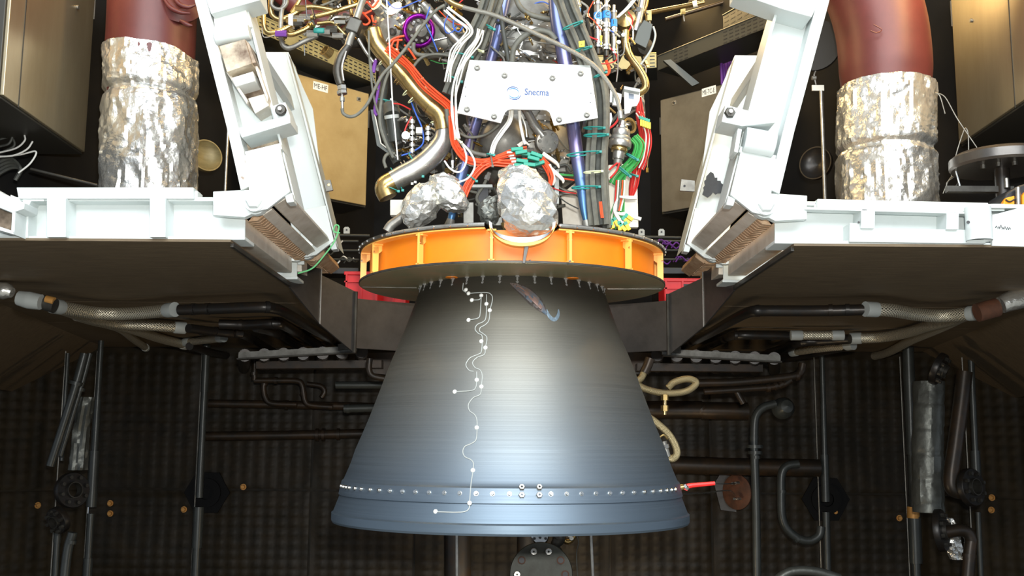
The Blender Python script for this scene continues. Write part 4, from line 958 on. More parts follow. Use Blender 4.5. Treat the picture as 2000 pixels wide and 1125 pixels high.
flange('dark bolted flange beside the pole left, under the foil pipe', 138, 958, 3.6, 34, (.75, -.6, .1))
flange('lower dark bolted flange below the slanting pipes', 118, 1014, 3.4, 26, (-.4, -.8, -.3))
wpipe('grey slanting pipe leaving the lower bolted flange', [(142, 1040), (130, 1090), (116, 1240)], 9, 3.3, 'pole_grey', rings=((139, 1058, 1.1),))
o = tag(foil_sleeve([P(1814, 1000, 3.6), P(1812, 900, 3.6), P(1814, 745, 3.6)], .125, 'foil_pipe', 'foil_quilt', None, seg=36, n=70, amp=.007, seed=8, bands=[(k/5.2+.06, .006) for k in range(5)]), 'quilted silver foil lagged pipe beside the thick stepped pole', 'pipe')
o = tag(foil_sleeve([P(1872, 1092, 3.55), P(1858, 1060, 3.55), P(1846, 1012, 3.55)], .06, 'foil_pipe', 'foil', None, seg=24, n=24, amp=.03, seed=2), 'torn bright foil scrap below the flange, right of the thick pole', 'foil')
wpipe('tall bent brown pipe in front of the thin pole, far right', [(1884, 726), (1878, 780), (1866, 870), (1858, 930), (1862, 955), (1886, 962)], 15, 3.3, 'pipe_brown')
flange('dark bolted flange at the foot of the tall bent brown pipe', 1892, 952, 3.3, 36, (.5, -.8, .1))
flange('dark bolted flange at the head of the quilted foil pipe', 1828, 718, 3.3, 32, (.7, -.5, -.4))
flange('dark bolted flange at the foot of the quilted foil pipe', 1832, 1036, 3.3, 40, (.8, -.55, .1))
wpipe('dark bent pipe leaving the flange at the foot of the quilted foil pipe', [(1840, 1040), (1880, 1036), (1896, 1052), (1894, 1080), (1880, 1240)], 12, 3.3, 'pipe_brown', rings=((1893, 1085, 1.1),))
# ============================================================ HOSES AND PIPES UNDER THE FLOOR DECK
def zp(pts, z): return [PZ(x, y, z) for x, y in pts]
ZP = 3.83
def under(label, hose, pipes, r=.034, z=ZP, nm='braided_hose', both=True):
    a = zp(hose, z); T = thing(nm, label, 'hose', a[len(a)//2])
    MB().tube(a, r*1.12, 18).build('braid', 'braid', T)
    for k, j in (((0, 1), (-1, -2)) if both else ((-1, -2),)):
        d = (a[j]-a[k]).normalized(); MB().lathe([(.001, -.03), (r*1.3, -.03), (r*1.3, .05), (r*1.2, .06), (r*.8, .06)], a[k], d, 18).build('end_ferrule', 'grey_panel', T)
    return T
def upipe(label, pts, r=.03, z=ZP, joints=()):
    w = zp(pts, z); o = tag(MB().tube(w, r, 14).build('deck_pipe', 'pipe_black'), label, 'pipe')
    for x, y in joints:
        c = PZ(x, y, z); i = min(range(len(w)-1), key=lambda k: ((w[k]+w[k+1])/2-c).length); d = (w[i+1]-w[i]).normalized()
        MB().cyl(c-d*.012, c+d*.012, r*1.1, 14).build('joint_ring', 'pipe_black', o)
    return o
under('thick braided steel hose, uppermost of the left fan under the deck', [(108, 598), (140, 604), (185, 611), (235, 613), (290, 610), (336, 605)], None, .036, 3.79)
under('braided steel hose, second of the left fan under the deck', [(120, 603), (150, 613), (190, 624), (235, 632), (300, 636), (354, 640)], None, .036, 3.825, both=False)
under('braided steel hose, third of the left fan, slanting to the lower pipe', [(150, 616), (190, 627), (225, 634), (260, 643), (310, 660), (360, 673)], None, .036, 3.835, both=False)
under('short braided hose turned downward, lowest of the left fan', [(180, 622), (205, 632), (235, 642), (258, 660), (284, 679)], None, .030, 3.845, both=False)
under('small braided hose far behind the left fan', [(365, 668), (400, 664), (434, 660)], None, .03, 3.845)
upipe('black deck pipe from the uppermost left hose, bending to the collector', [(350, 605), (420, 603), (500, 600), (532, 602), (560, 612), (620, 648), (672, 676)], .034, 3.79, ((378, 604), (406, 603), (522, 600)))
upipe('black deck pipe from the second left hose', [(368, 641), (420, 648), (455, 652), (480, 656), (540, 690)], .034, 3.80, ((394, 645), (422, 648)))
upipe('black deck pipe from the third left hose, running low', [(370, 676), (420, 690), (500, 706)], .036, 3.80)
upipe('black deck pipe behind, bending beneath the left deck', [(428, 633), (480, 634), (535, 632), (562, 640), (628, 680)], .036, 3.83, ((470, 634), (534, 632)))
upipe('short dark deck pipe nearest the left collector bar', [(500, 640), (540, 652), (590, 682)], .034, 3.82)
under('thick braided steel hose, uppermost of the right fan under the deck', [(1698, 604), (1740, 606), (1790, 614), (1840, 617), (1908, 611)], None, .036, 3.79)
under('braided steel hose, second of the right fan under the deck', [(1895, 612), (1870, 621), (1820, 634), (1770, 650), (1720, 659), (1668, 661)], None, .036, 3.825, both=False)
under('braided steel hose, lowest of the right fan, ending in an open cuff', [(1880, 618), (1840, 638), (1780, 664), (1730, 690), (1683, 700)], None, .034, 3.84, both=False)
under('small braided hose behind the right fan', [(1552, 655), (1600, 655), (1640, 655)], None, .03, 3.81)
under('small slack braided hose low behind the right fan', [(1550, 688), (1600, 681), (1662, 675)], None, .03, 3.80)
upipe('black deck pipe from the uppermost right hose, bending to the collector', [(1688, 605), (1600, 607), (1500, 607), (1470, 608), (1440, 620), (1380, 654), (1322, 682)], .034, 3.79, ((1655, 605), (1622, 606), (1480, 607)))
upipe('black deck pipe from the second right hose', [(1660, 662), (1600, 666), (1562, 668), (1530, 680), (1490, 694)], .038, 3.80, ((1634, 664), (1606, 666), (1570, 667)))
upipe('black deck pipe behind, bending beneath the right deck', [(1550, 656), (1500, 655), (1440, 655), (1415, 662), (1368, 684)], .034, 3.82, ((1532, 656), (1508, 656), (1437, 655)))
upipe('low dark deck pipe from the slack right hose', [(1655, 678), (1610, 686), (1560, 696), (1500, 704)], .034, 3.79)
# hose ends: glove-like sleeves and couplings at both outer ends
for lab, pts, Y, mm in (('pale green grey sleeve at the outer end of the left hoses', [(-20, 566), (10, 568), (24, 572)], .55, 'foil'), ('pale crumpled sleeve over the left hose coupling', [(36, 582), (56, 586), (80, 590)], .55, 'grey_panel')):
    a = pts_px(pts, Y); tag(MB().tube(a, [.045, .05, .03] if mm == 'foil' else [.042, .05, .045], 12).build('sleeve_wrap', mm), lab, 'sleeve')
o = tag(MB().cyl(P(82, 590, .6), P(108, 598, .6), .042, 16).build('hose_coupling', 'dark_steel'), 'dark coupling joining the left hoses beside an ochre cap', 'coupling')
tag(MB().cyl(P(90, 584, .57), P(106, 588, .57), .022, 12).build('ochre_cap', 'bolt_ochre'), 'ochre cap lying over the left hose coupling', 'cap')
tag(MB().cyl(P(1908, 611, .7), P(1948, 600, .7), .055, 16).build('hose_coupling', 'rust_plate'), 'rusty coupling at the outer end of the right hoses', 'coupling')
tag(MB().tube(pts_px([(1955, 596), (1980, 586), (2040, 572)], .7), [.05, .06, .06], 12).build('sleeve_wrap', 'foil'), 'bright foil sleeve beyond the rusty right coupling', 'sleeve')
# collectors: flat bar with a row of pipes ending under it
for sd in (-1, 1):
    x = (lambda v: v) if sd < 0 else (lambda v: 1990-v)
    yy = 0 if sd < 0 else 6
    lab = ('grey flat bar clamping the pipe ends left of the nozzle' if sd < 0 else 'grey flat bar clamping the pipe ends right of the nozzle')
    a, b = P(x(466), 688+yy, 3.0), P(x(697), 675+yy, 3.0)
    T = thing('collector_bar', lab, 'bar', (a+b)/2)
    MB().prism([a, b, b-Vector((0, 0, .05)), a-Vector((0, 0, .05))], (0, .012, 0)).build('bar', 'dull_steel', T, smooth=False)
    MB().prism([a-Vector((0, .05, .05)), b-Vector((0, .05, .05)), b-Vector((0, -.02, .05)), a-Vector((0, -.02, .05))], (0, 0, -.012)).build('flange_lip', 'dark_steel', T, smooth=False)
    for k in range(7):
        px_ = x(478+k*38); c = P(px_, 694+yy-(k*1.2), 3.1); e = P(px_, 694+yy-k*1.2, 4.6); e.x -= sd*.5*0; e.z = c.z
        MB().cyl(c, e, .052, 16).build('pipe_end', 'pipe_black', T)
    MB().px([(x(500), 706+yy), (x(745), 703+yy), (x(745), 718+yy), (x(500), 720+yy)], 3.35, 3.5).build('support_beam', 'pipe_brown', T, smooth=False)
    MB().px([(x(660), 672+yy), (x(700), 668+yy), (x(700), 680+yy), (x(660), 684+yy)], 2.96, 3.0).build('end_clamp', 'dark_steel', T, smooth=False)
    MB().px([(x(700), 690), (x(830), 686), (x(830), 740), (x(720), 728)], 3.6, 3.7).build('back_plate', 'pipe_brown', T, smooth=False)
# thin braided hoses right of the nozzle
T = thing('looped_hose', 'golden braided hose in a flat loop right of the nozzle', 'hose', P(1300, 760, 1.0))
MB().tube(pts_px([(1262, 716), (1254, 736), (1244, 748), (1262, 760), (1300, 768), (1340, 764), (1360, 748), (1344, 740), (1318, 746), (1304, 758)], 1.0), .021, 12).build('braid', 'gold_braid', T)
MB().tube(pts_px([(1270, 700), (1264, 716), (1258, 728)], 1.0), .03, 10).build('elbow', 'pipe_brown', T)
MB().cyl(P(1299, 770, .98), P(1298, 810, .98), .013, 10).build('stem', 'gilt_steel', T)
for y in (776, 797): MB().cyl(P(1298.5, y-5, .98), P(1298.5, y+6, .98), .024, 6).build('union_nut', 'gilt_steel', T, smooth=False)
T = thing('curled_hose', 'golden braided hose curling back against the nozzle side', 'hose', P(1300, 860, .6))
MB().tube(pts_px([(1262, 812), (1282, 826), (1304, 846), (1318, 868), (1322, 886), (1314, 896), (1304, 892), (1298, 880)], .6), .021, 12).build('braid', 'gold_braid', T)
MB().cyl(P(1304, 892, .58), P(1296, 862, .58), .018, 10).build('end_fitting', 'dull_steel', T)
MB().lathe([(.014, -.01), (.027, -.01), (.027, .01), (.014, .01)], P(1298, 872, .58), (-.2, 0, 1), 8).build('fitting_nut', 'steel', T)
MB().tube(pts_px([(1290, 866), (1288, 856), (1296, 850), (1304, 858)], .57), .006, 8).build('clip', 'gilt_steel', T)
pipe('green_lead', 'green_wire', [(582, 534), (610, 524), (634, 498), (654, 470), (662, 444), (655, 440), (652, 452), (664, 455)], 1.6, .44, 'thin green wire tied to the foot of the white arm', 'wire', seg=6)
# ============================================================ ENGINE ABOVE THE RING
RNG = random.Random(21)
def T_(name, label, cat, px, py, Y, group=None): return thing(name, label, cat, P(px, py, Y), group)
def run(T, name, m, pts, r, Y, seg=8, sm=6): return MB().tube(pts_px(pts, Y), [rw(k, Y) for k in r] if isinstance(r, (list, tuple)) else rw(r, Y), seg, sm=sm).build(name, m, T)
def bundle(T, name, m, pts, Y, n, step, r, jit=1.0, seed=0, seg=7, dY=.02):
    rr = random.Random(seed); out = []
    for i in range(n):
        o = (i-(n-1)/2)*step*(.8 if n > 4 else 1)+(rr.uniform(-step, step)*.5 if n > 4 else 0); q = []; y = Y+rr.uniform(-dY, dY)*(1.4 if n > 4 else 1)
        for k, p in enumerate(pts):
            a = pts[max(0, k-1)]; b = pts[min(len(pts)-1, k+1)]; dx, dy = b[0]-a[0], b[1]-a[1]; L = math.hypot(dx, dy) or 1
            w = p[2] if len(p) > 2 else 1
            q.append((p[0]-dy/L*(o*w+rr.uniform(-jit, jit)), p[1]+dx/L*(o*w+rr.uniform(-jit, jit))))
        out.append(run(T, name, m if isinstance(m, str) else m[i % len(m)], q, r, y, seg))
    return out
def tie(T, x, y, ang, w, Y, m='tie_teal', h=1.6, tail=0):
    """zip tie: flat loop across a bundle, w px wide, seen edge on"""
    c, s = math.cos(math.radians(ang)), math.sin(math.radians(ang)); q = []
    for k in range(13):
        t = 2*math.pi*k/12; q.append(P(x+c*w/2*math.cos(t), y+s*w/2*math.cos(t), Y)+Vector((0, math.sin(t)*rw(w/2, Y)*.4, 0)))
    o = MB().tube(q, rw(h, Y), 6, sm=2).build('zip_tie', m, T)
    MB().box(P(x+c*w/2, y+s*w/2, Y-.02), (rw(5, Y), .014, rw(4.5, Y))).build('tie_head', m, o)
    return o
def hexnut(T, name, m, px, py, Y, r, d=(0, -1, 0), h=.016, seg=6): return MB().lathe([(.001, h), (rw(r, Y)*.9, h), (rw(r, Y), h*.7), (rw(r, Y), 0)], P(px, py, Y), d, seg).build(name, m, T)
# ---- core body
E = T_('engine_core', 'grey metal engine body crowded with small lines and fittings behind the white sign plate', 'engine', 1010, 445, 0)
def zr(py): return P(1000, py, -.15).z
prof = [(.30, ZU+.023), (.30, ZU+.045), (.17, ZU+.06), (.15, zr(385)), (.16, zr(345)), (.235, zr(318)), (.27, zr(290)), (.275, zr(240)), (.25, zr(225)), (.25, zr(120)), (.30, zr(100)), (.30, zr(30)), (.22, zr(-20)), (.22, zr(-90)), (.001, zr(-90))]
MB().lathe(prof, (.06, .06, 0), seg=56).build('chamber_body', 'dull_steel', E)
for py, R_ in ((300, .285), (236, .285), (116, .31), (66, .31)):
    MB().lathe([(R_-.03, -.012), (R_, -.012), (R_, .012), (R_-.03, .012)], (.06, .06, zr(py)), seg=56).build('body_flange', 'steel', E)
    for k in range(20):
        a = math.pi+math.pi*(k+.5)/20; MB().cyl((.06+(R_-.014)*math.cos(a), .06+(R_-.014)*math.sin(a), zr(py)-.02), (.06+(R_-.014)*math.cos(a), .06+(R_-.014)*math.sin(a), zr(py)+.02), .007, 6).build('flange_stud', 'steel', E)
MB().lathe([(.001, .11), (.06, .10), (.11, .06), (.13, 0), (.13, -.1)], P(985, 275, -.22), (.1, -1, -.2), 28).build('side_dome', 'dull_steel', E)
# pump housings either side
for px, py, Y, r, d in ((762, 40, -.02, 38, (-.5, -.7, .4)), (870, 70, .05, 40, (.2, -1, .2)), (1215, 60, .05, 34, (.3, -1, 0)), (1042, 90, -.2, 26, (.2, -.9, .3)), (690, 70, .2, 26, (-.3, -.8, -.3)), (905, 360, -.05, 22, (0, -1, 0)), (1100, 340, 0, 24, (.3, -1, 0))):
    R_ = rw(r, Y)
    MB().lathe([(.001, .12), (R_*.35, .12), (R_*.4, .07), (R_*.8, .05), (R_, .02), (R_, -.10), (R_*.7, -.16), (.001, -.18)], P(px, py, Y), d, 28).build('pump_housing', RNG.choice(['steel', 'dull_steel', 'dark_steel']), E)
# dense small lines and fittings: short bent runs between random ports
def clutter(x0, y0, x1, y1, n, Ya, Yb, rmin=1.2, rmax=4.2, mats=('steel', 'dull_steel', 'gilt_steel', 'dark_steel', 'cable_grey', 'cable_dark'), ln=70, ok=None):
    for k in range(n):
        for _ in range(20):
            x, y = RNG.uniform(x0, x1), RNG.uniform(y0, y1)
            if ok is None or ok(x, y): break
        Y = RNG.uniform(Ya, Yb); a = RNG.uniform(0, 2*math.pi); q = [(x, y)]
        for j in range(3):
            a += RNG.choice((-1, 0, 1))*RNG.uniform(.5, 1.5); L = ln*RNG.uniform(.25, .6)
            nx, ny = q[-1][0]+L*math.cos(a), q[-1][1]+L*math.sin(a)*.8
            nx = min(max(nx, x0-6), x1+6); ny = min(max(ny, y0-20), y1+4)
            if ok is None or ok(nx, ny): q.append((nx, ny))
        if len(q) < 2: continue
        r = RNG.uniform(rmin, rmax); m = RNG.choice(mats)
        run(E, 'feed_line', m, q, r, Y, 8)
        if RNG.random() < .75:
            p = P(q[-1][0], q[-1][1], Y); p2 = P(q[-2][0], q[-2][1], Y); d = (p-p2).normalized()
            MB().lathe([(.001, 0), (rw(r*1.9, Y), 0), (rw(r*1.9, Y), .022), (rw(r*1.4, Y), .024), (rw(r*1.4, Y), .04), (.001, .042)], p-d*.02, d, 6).build('union_fitting', RNG.choice(['steel', 'bright_metal', 'gilt_steel', 'steel']), E)
def studs(x0, y0, x1, y1, n, Ya, Yb, mats=('steel', 'bright_metal', 'brass', 'dark_steel', 'gilt_steel')):
    for k in range(n):
        x, y, Y = RNG.uniform(x0, x1), RNG.uniform(y0, y1), RNG.uniform(Ya, Yb); r = rw(RNG.uniform(2, 6), Y)
        d = Vector((RNG.uniform(-.8, .8), RNG.uniform(-1, -.2), RNG.uniform(-.6, .6)))
        MB().lathe([(.001, .05), (r*.5, .05), (r*.55, .03), (r, .028), (r, .012), (r*.7, .010), (r*.7, -.03)], P(x, y, Y), d, RNG.choice([6, 8, 10])).build('small_fitting', RNG.choice(mats), E)
clutter(740, -10, 900, 130, 34, -.15, .1)
clutter(900, -10, 1110, 118, 30, -.28, -.1)
clutter(1130, -10, 1255, 170, 26, -.1, .12)
clutter(560, -10, 740, 70, 10, .05, .3, 2, 5)
clutter(770, 220, 860, 300, 16, -.2, 0, 1, 3)
clutter(890, 235, 1110, 330, 18, -.28, -.2, 1, 3)
clutter(880, 360, 980, 440, 12, -.3, -.1, 1.5, 5)
clutter(1090, 330, 1180, 440, 8, -.1, .1, 1.5, 4)
clutter(1170, 170, 1250, 300, 10, -.2, .05, 1.5, 4)
clutter(730, 180, 870, 330, 8, .0, .15, 3, 7, ('dark_steel', 'cable_dark'))
clutter(740, -10, 1230, 120, 26, -.3, -.12, .9, 1.5, ('cable_white', 'cable_red', 'cable_blue', 'cable_orange', 'cable_green', 'cable_white'), 90)
studs(745, 0, 900, 130, 34, -.22, -.05); studs(985, 20, 1110, 115, 22, -.36, -.2); studs(775, 225, 850, 310, 26, -.28, -.12); studs(890, 240, 1110, 320, 18, -.3, -.22); studs(1140, 100, 1250, 180, 14, -.15, 0); studs(600, 0, 720, 90, 14, -.1, .1); studs(880, 370, 960, 430, 10, -.3, -.15)
# filler boxes low behind: grey brackets, black block, white panel
for x0, y0, x1, y1, Y, m in ((916, 360, 962, 366, -.3, 'grey_panel'), (932, 366, 954, 398, -.28, 'ink_black'), (1083, 330, 1092, 398, -.2, 'grey_panel'), (762, 390, 790, 420, -.05, 'label_white'), (1085, 300, 1112, 335, -.1, 'dull_steel'), (905, 395, 925, 436, -.25, 'dull_steel')):
    MB().px([(x0, y0), (x1, y0), (x1, y1), (x0, y1)], Y, Y+.05).build('bracket', m, E, smooth=False, bevel=.002)
MB().px([(1130, 352), (1160, 352), (1168, 440), (1100, 440), (1096, 380)], .12, .16).build('back_panel', 'tan_steel', E, smooth=False)
MB().px([(960, 440), (1000, 404), (1010, 404), (1008, 440)], -.2, -.1).build('slanted_panel', 'dull_steel', E, smooth=False)
# ---- blue tempered struts
def blue(nm, z0, z1):
    return ramp_z_mat(nm, [(z0, (78, 122, 166)), (z0+(z1-z0)*.22, (92, 124, 170)), (z0+(z1-z0)*.42, (134, 122, 160)), (z0+(z1-z0)*.55, (104, 108, 150)), (z0+(z1-z0)*.7, (88, 124, 164)), (z0+(z1-z0)*.85, (130, 122, 160)), (z1, (92, 100, 138))], .34, .75)[0]
for pts, rs, Y, lab in (([(878, 440), (889, 395), (904, 332), (921, 268), (935, 222), (955, 130), (966, 90), (985, 5), (992, -40)], [6, 9, 11, 11, 11, 11.5, 11.5, 12, 12], -.24, 'blue tempered metal strut leaning behind the near side of the sign plate'),
                        ([(1147, 442), (1141, 410), (1136, 362), (1127, 305), (1119, 243), (1108, 150), (1098, 90), (1088, 40), (1080, -40)], [5, 8, 12, 13.5, 14, 15, 15, 14, 12], -.36, 'violet blue tempered metal strut running down beside the grey cable harness')):
    w = pts_px(pts, Y); T = thing('blue_strut', lab, 'strut', w[0])
    L_ = w[-1].z-w[0].z
    MB().tube(w, [rw(r, Y) for r in rs], 24, sm=6).build('tube', blue('tempered_blue', 0, L_*.72), T)
    MB().lathe([(.001, -.03), (.022, -.03), (.026, 0), (.02, .03)], w[0], (w[1]-w[0]), 16).build('end_fork', 'dull_steel', T)
    for t in ((.30,) if pts[0][0] < 1000 else ()): pass
# ---- Sign plate
def plate():
    YP = -.56
    out = [(917, 118), (1153, 129), (1168, 230), (1082, 245), (1076, 226), (1073, 219), (1067, 215), (1060, 214), (998, 213), (991, 215), (986, 220), (978, 240), (893, 220)]
    T = T_('sign_plate', 'white shaped metal plate with round bolts and blue company sign', 'sign', 1030, 240, YP)
    MB().px(out, YP, YP+.012).build('panel', 'sign_white', T, smooth=False, bevel=.002)
    MB().px([(917, 117), (1153, 128), (1153, 132), (917, 121)], YP-.001, YP+.05).build('folded_edge', 'grey_panel', T, smooth=False)
    hd = mesh_data(MB().lathe([(.001, .004), (.006, .004), (.007, .010), (.0105, .011), (.0145, .006), (.0155, 0)], seg=14), 'plate_bolt', 'dull_steel')
    for x, y in ((932, 133), (985.5, 148), (912, 214), (965, 228), (1134, 144), (1079, 153), (1146, 225), (1092, 234)):
        put(hd, 'plate_bolt', P(x, y, YP), T, align((0, -1, 0)))
    for x, y in ((909.5, 170), (909, 188), (1154, 182), (1153, 200)): MB().cyl(P(x, y, YP-.001), P(x, y, YP+.004), rw(1.3, YP), 8).build('pin_hole', 'ink_black', T)
    for a, b in (((936, 135), (982, 150)), ((917, 216), (962, 230))): MB().tube(pts_px([a, b], YP-.0012), .0006, 4, sm=0).build('scribe_line', 'ink_grey', T)
    # swirl emblem: two pairs of crescent strokes
    def arc(cx, cy, rx, ry, a0, a1, w0, w1, rot=-20, n=18):
        up, lo = [], []
        for k in range(n+1):
            t = k/n; a = math.radians(a0+(a1-a0)*t); w = (w0+(w1-w0)*t)*math.sin(math.pi*min(1, max(.03, t)))**.6
            for lst, s in ((up, 1), (lo, -1)):
                x, y = (rx+s*w)*math.cos(a), (ry+s*w)*math.sin(a); c, s_ = math.cos(math.radians(rot)), math.sin(math.radians(rot))
                lst.append(P(cx+x*c-y*s_, cy+x*s_+y*c, YP-.0012))
        mb = MB(); m_ = len(up); mb.add(up+lo, [(i, i+1, m_+i+1, m_+i) for i in range(m_-1)]); return mb
    C = (1003.5, 182)
    for a in ((*C, 14, 12, 150, 300, 1.1, 1.1, 25), (*C, 11, 9, 165, 330, .8, 1.3, 25), (*C, 14, 12, -30, 120, 1.1, 1.1, 25), (*C, 11, 9, -15, 150, 1.3, .8, 25)):
        arc(*a[:-1], rot=a[-1]).build('emblem_stroke', 'logo_blue' if a[2] > 12 else 'logo_teal', T, smooth=False)
    o = P(1024.5, 185.2, YP); xd = P(1072, 187.2, YP)-o; ud = Vector((0, 0, 1)); ud = (ud-xd.normalized()*ud.dot(xd.normalized()))
    text_mesh('sign_lettering', 'Snecma', .046, 'logo_blue', T, o, xd, ud, width=xd.length, off=.0015, bold=.0008)
    o = P(1025, 195.4, YP); xd = P(1078, 197.6, YP)-o
    text_mesh('small_lettering', 'Groupe SAFRAN', .021, 'ink_grey', T, o, xd, ud, width=xd.length, off=.0015)
    # stand-offs carry it off the struts
    for x, y in ((932, 133), (1134, 144), (1146, 225), (912, 214)): MB().cyl(P(x, y, YP+.012), P(x, y, YP+.012)+Vector((0, .26, 0)), .009, 8).build('stand_off', 'steel', T)
plate()
# ---- ducts
T = T_('bent_duct', 'gold toned metal duct with clamp bands sweeping down to a grey elbow', 'duct', 760, 370, -.33)
run(T, 'upper_duct', 'gilt_steel', [(728, 60), (737, 86), (760, 114), (787, 146), (816, 181), (842, 208)], 18, -.33, 22)
run(T, 'mid_elbow', 'gilt_steel', [(842, 208), (858, 222), (866, 240), (868, 255)], 19.5, -.33, 22)
run(T, 'lower_duct', 'steel', [(868, 252), (864, 278), (845, 304), (816, 328), (790, 342), (768, 354)], [17, 20, 22, 22, 22, 21], -.33, 24)
run(T, 'open_end', 'gilt_steel', [(772, 352), (755, 362), (752, 372), (758, 386)], [21, 21, 20, 19], -.31, 22)
for x, y, ang, w, m in ((757, 112, -40, 44, 'tie_clear'), (787, 147, -40, 46, 'gilt_steel'), (791, 151, -40, 45, 'gilt_steel'), (806, 170, -40, 50, 'tie_clear'), (815, 186, -40, 46, 'tie_clear'), (862, 236, -10, 42, 'tie_clear'), (800, 335, 62, 48, 'steel'), (794, 338, 62, 48, 'steel'), (812, 322, 58, 54, 'tie_teal'), (775, 350, 62, 50, 'tie_teal'), (757, 366, 20, 46, 'tie_teal')):
    tie(T, x, y, ang, w, -.33, m, 1.1)
T = T_('straight_duct', 'straight polished tube slanting from the top towards the grey harness', 'tube', 870, 50, -.18)
run(T, 'tube', 'steel', [(826, 8), (866, 52), (908, 96)], 8.5, -.18, 18, 0); run(T, 'end_sleeve', 'dull_steel', [(832, 14), (840, 24)], 10, -.18, 18, 0)
T = T_('flanged_pipe', 'grey bent pipe ending in a round bolted flange below the plate notch', 'pipe', 1062, 268, -.34)
run(T, 'pipe', 'steel', [(1018, 200), (1028, 216), (1044, 244), (1062, 268)], 9, -.36, 18)
c = P(1068, 276, -.34); d = Vector((.25, -.85, -.35)); n_, b_ = frame_of(d.normalized())
MB().lathe([(.001, .02), (.028, .022), (.056, .016), (.060, .010), (.060, -.006), (.001, -.006)], c, d, 28).build('flange', 'steel', T)
for k in range(6): MB().lathe([(.001, .028), (.009, .028), (.010, .012)], c+(n_*math.cos(k*1.047)+b_*math.sin(k*1.047))*.043, d, 6).build('flange_bolt', 'dull_steel', T)
T = T_('drain_stub', 'short grey pipe stub poking out behind the ring, beneath the small foil bag', 'pipe', 770, 440, -.3)
run(T, 'stub', 'dull_steel', [(800, 412), (780, 428), (764, 440), (756, 452)], 10, -.2, 16)
c = P(818, 60, -.22); d = Vector((.35, -.9, -.35))
T = thing('violet_ring', 'violet anodised ring clamp round a pipe joint at the top', 'ring clamp', c)
n_, b_ = frame_of(d.normalized()); R_ = rw(30, -.22)
MB().tube([c+(n_*math.cos(2*math.pi*k/24)+b_*math.sin(2*math.pi*k/24))*R_ for k in range(25)], rw(5, -.22), 10, sm=0).build('ring', 'anodised_violet', T)
MB().lathe([(.001, .06), (R_*.4, .05), (R_*.5, .01), (R_*.88, -.02), (R_*.9, -.06)], c, d, 26).build('hub', 'dull_steel', T)
for k in range(10): MB().lathe([(.001, .03), (.008, .03), (.009, 0)], c+(n_*math.cos(k*.628)+b_*math.sin(k*.628))*R_*.68, d, 6).build('hub_bolt', 'steel', T)
T = T_('pump_casting', 'shiny cast metal housing at the top beside the violet ring', 'housing', 785, 50, -.15)
c = P(782, 32, -.14); d = Vector((-.45, -.75, .4)); n_, b_ = frame_of(d.normalized())
MB().lathe([(.001, .06), (.05, .06), (.06, .03), (.105, .02), (.11, -.02), (.08, -.06)], c, d, 12).build('cover', 'bright_metal', T, smooth=False, bevel=.004)
for k in range(9): MB().lathe([(.001, .05), (.012, .05), (.014, .015)], c+(n_*math.cos(k*.698)+b_*math.sin(k*.698))*.085, d, 6).build('cover_bolt', 'dull_steel', T)
MB().lathe([(.001, .05), (.06, .04), (.075, 0), (.07, -.05)], P(768, 58, -.16), (-.3, -.8, -.3), 24).build('side_cover', 'steel', T)
MB().lathe([(.012, .03), (.02, .03), (.022, 0)], P(770, 62, -.19), (-.3, -.8, -.3), 10).build('eyelet', 'dark_steel', T)
# ---- cable harnesses
T = T_('grey_harness', 'thick grey cable harness crossing diagonally to the near top corner of the sign plate', 'cable harness', 900, 110, -.44)
bundle(T, 'cable', ('cable_grey', 'cable_dark', 'cable_grey'), [(958, -20), (946, 20), (930, 55), (914, 90), (902, 118), (890, 150), (876, 185)], -.44, 3, 9, 5.5, .6, 1)
bundle(T, 'cable', ('cable_grey', 'cable_dark'), [(980, -20), (966, 22), (952, 55), (938, 92), (920, 125), (905, 165)], -.40, 2, 9, 6, .6, 2)
tie(T, 906, 108, 14, 34, -.45); tie(T, 954, 52, 28, 26, -.42); tie(T, 888, 154, 24, 30, -.45); tie(T, 934, 98, 20, 20, -.42, 'tie_clear')
T = T_('grey_harness', 'thick grey cable harness hanging straight down beside the violet blue strut', 'cable harness', 1170, 440, -.42)
bundle(T, 'cable', ('cable_grey', 'cable_dark', 'cable_grey', 'cable_grey'), [(1094, -20), (1107, 20), (1130, 75), (1152, 130), (1165, 180), (1168, 240), (1164, 300), (1163, 360), (1170, 440)], -.40, 4, 10, 6.2, .8, 3)
bundle(T, 'cable', ('cable_grey', 'cable_dark'), [(1112, -20), (1130, 40), (1154, 100), (1178, 160), (1182, 240), (1178, 300), (1180, 370), (1186, 446)], -.37, 2, 8, 5.5, .6, 4)
tie(T, 1118, 50, -22, 40, -.44); tie(T, 1138, 96, -15, 34, -.44); tie(T, 1172, 146, -22, 26, -.44); tie(T, 1164, 264, -2, 46, -.44, h=2); tie(T, 1140, 300, -6, 66, -.42); tie(T, 1144, 366, -2, 54, -.42); tie(T, 1158, 336, -4, 36, -.44, 'tie_clear'); tie(T, 1160, 250, 0, 40, -.43)
for x in (1171, 1174): run(T, 'cable', 'cable_orange', [(x, 394), (x+2, 412), (x+4, 426)], 1.8, -.46)
q = MB().px([(1130, 81), (1142, 79), (1142, 91), (1131, 92)], -.475, -.47).build('yellow_tag', 'label_yellow', T, smooth=False)
o = P(1134, 89, -.477); text_mesh('tag_lettering', '4', .016, 'ink_black', T, o, (1, 0, 0), (0, 0, 1), off=.001)
T = T_('red_harness', 'bundle of orange red cables following the gold duct, with green plugs', 'cable harness', 940, 320, -.42)
bundle(T, 'cable', 'cable_orange', [(756, 92), (778, 110), (800, 130, .8), (826, 162), (850, 184), (876, 206), (884, 228)], -.42, 6, 3.4, 1.9, .8, 5)
bundle(T, 'cable', 'cable_orange', [(884, 226), (886, 268), (893, 288), (912, 310), (945, 316), (975, 308), (1004, 300, 1.8), (1030, 297, 2)], -.47, 6, 3, 1.9, .8, 6)
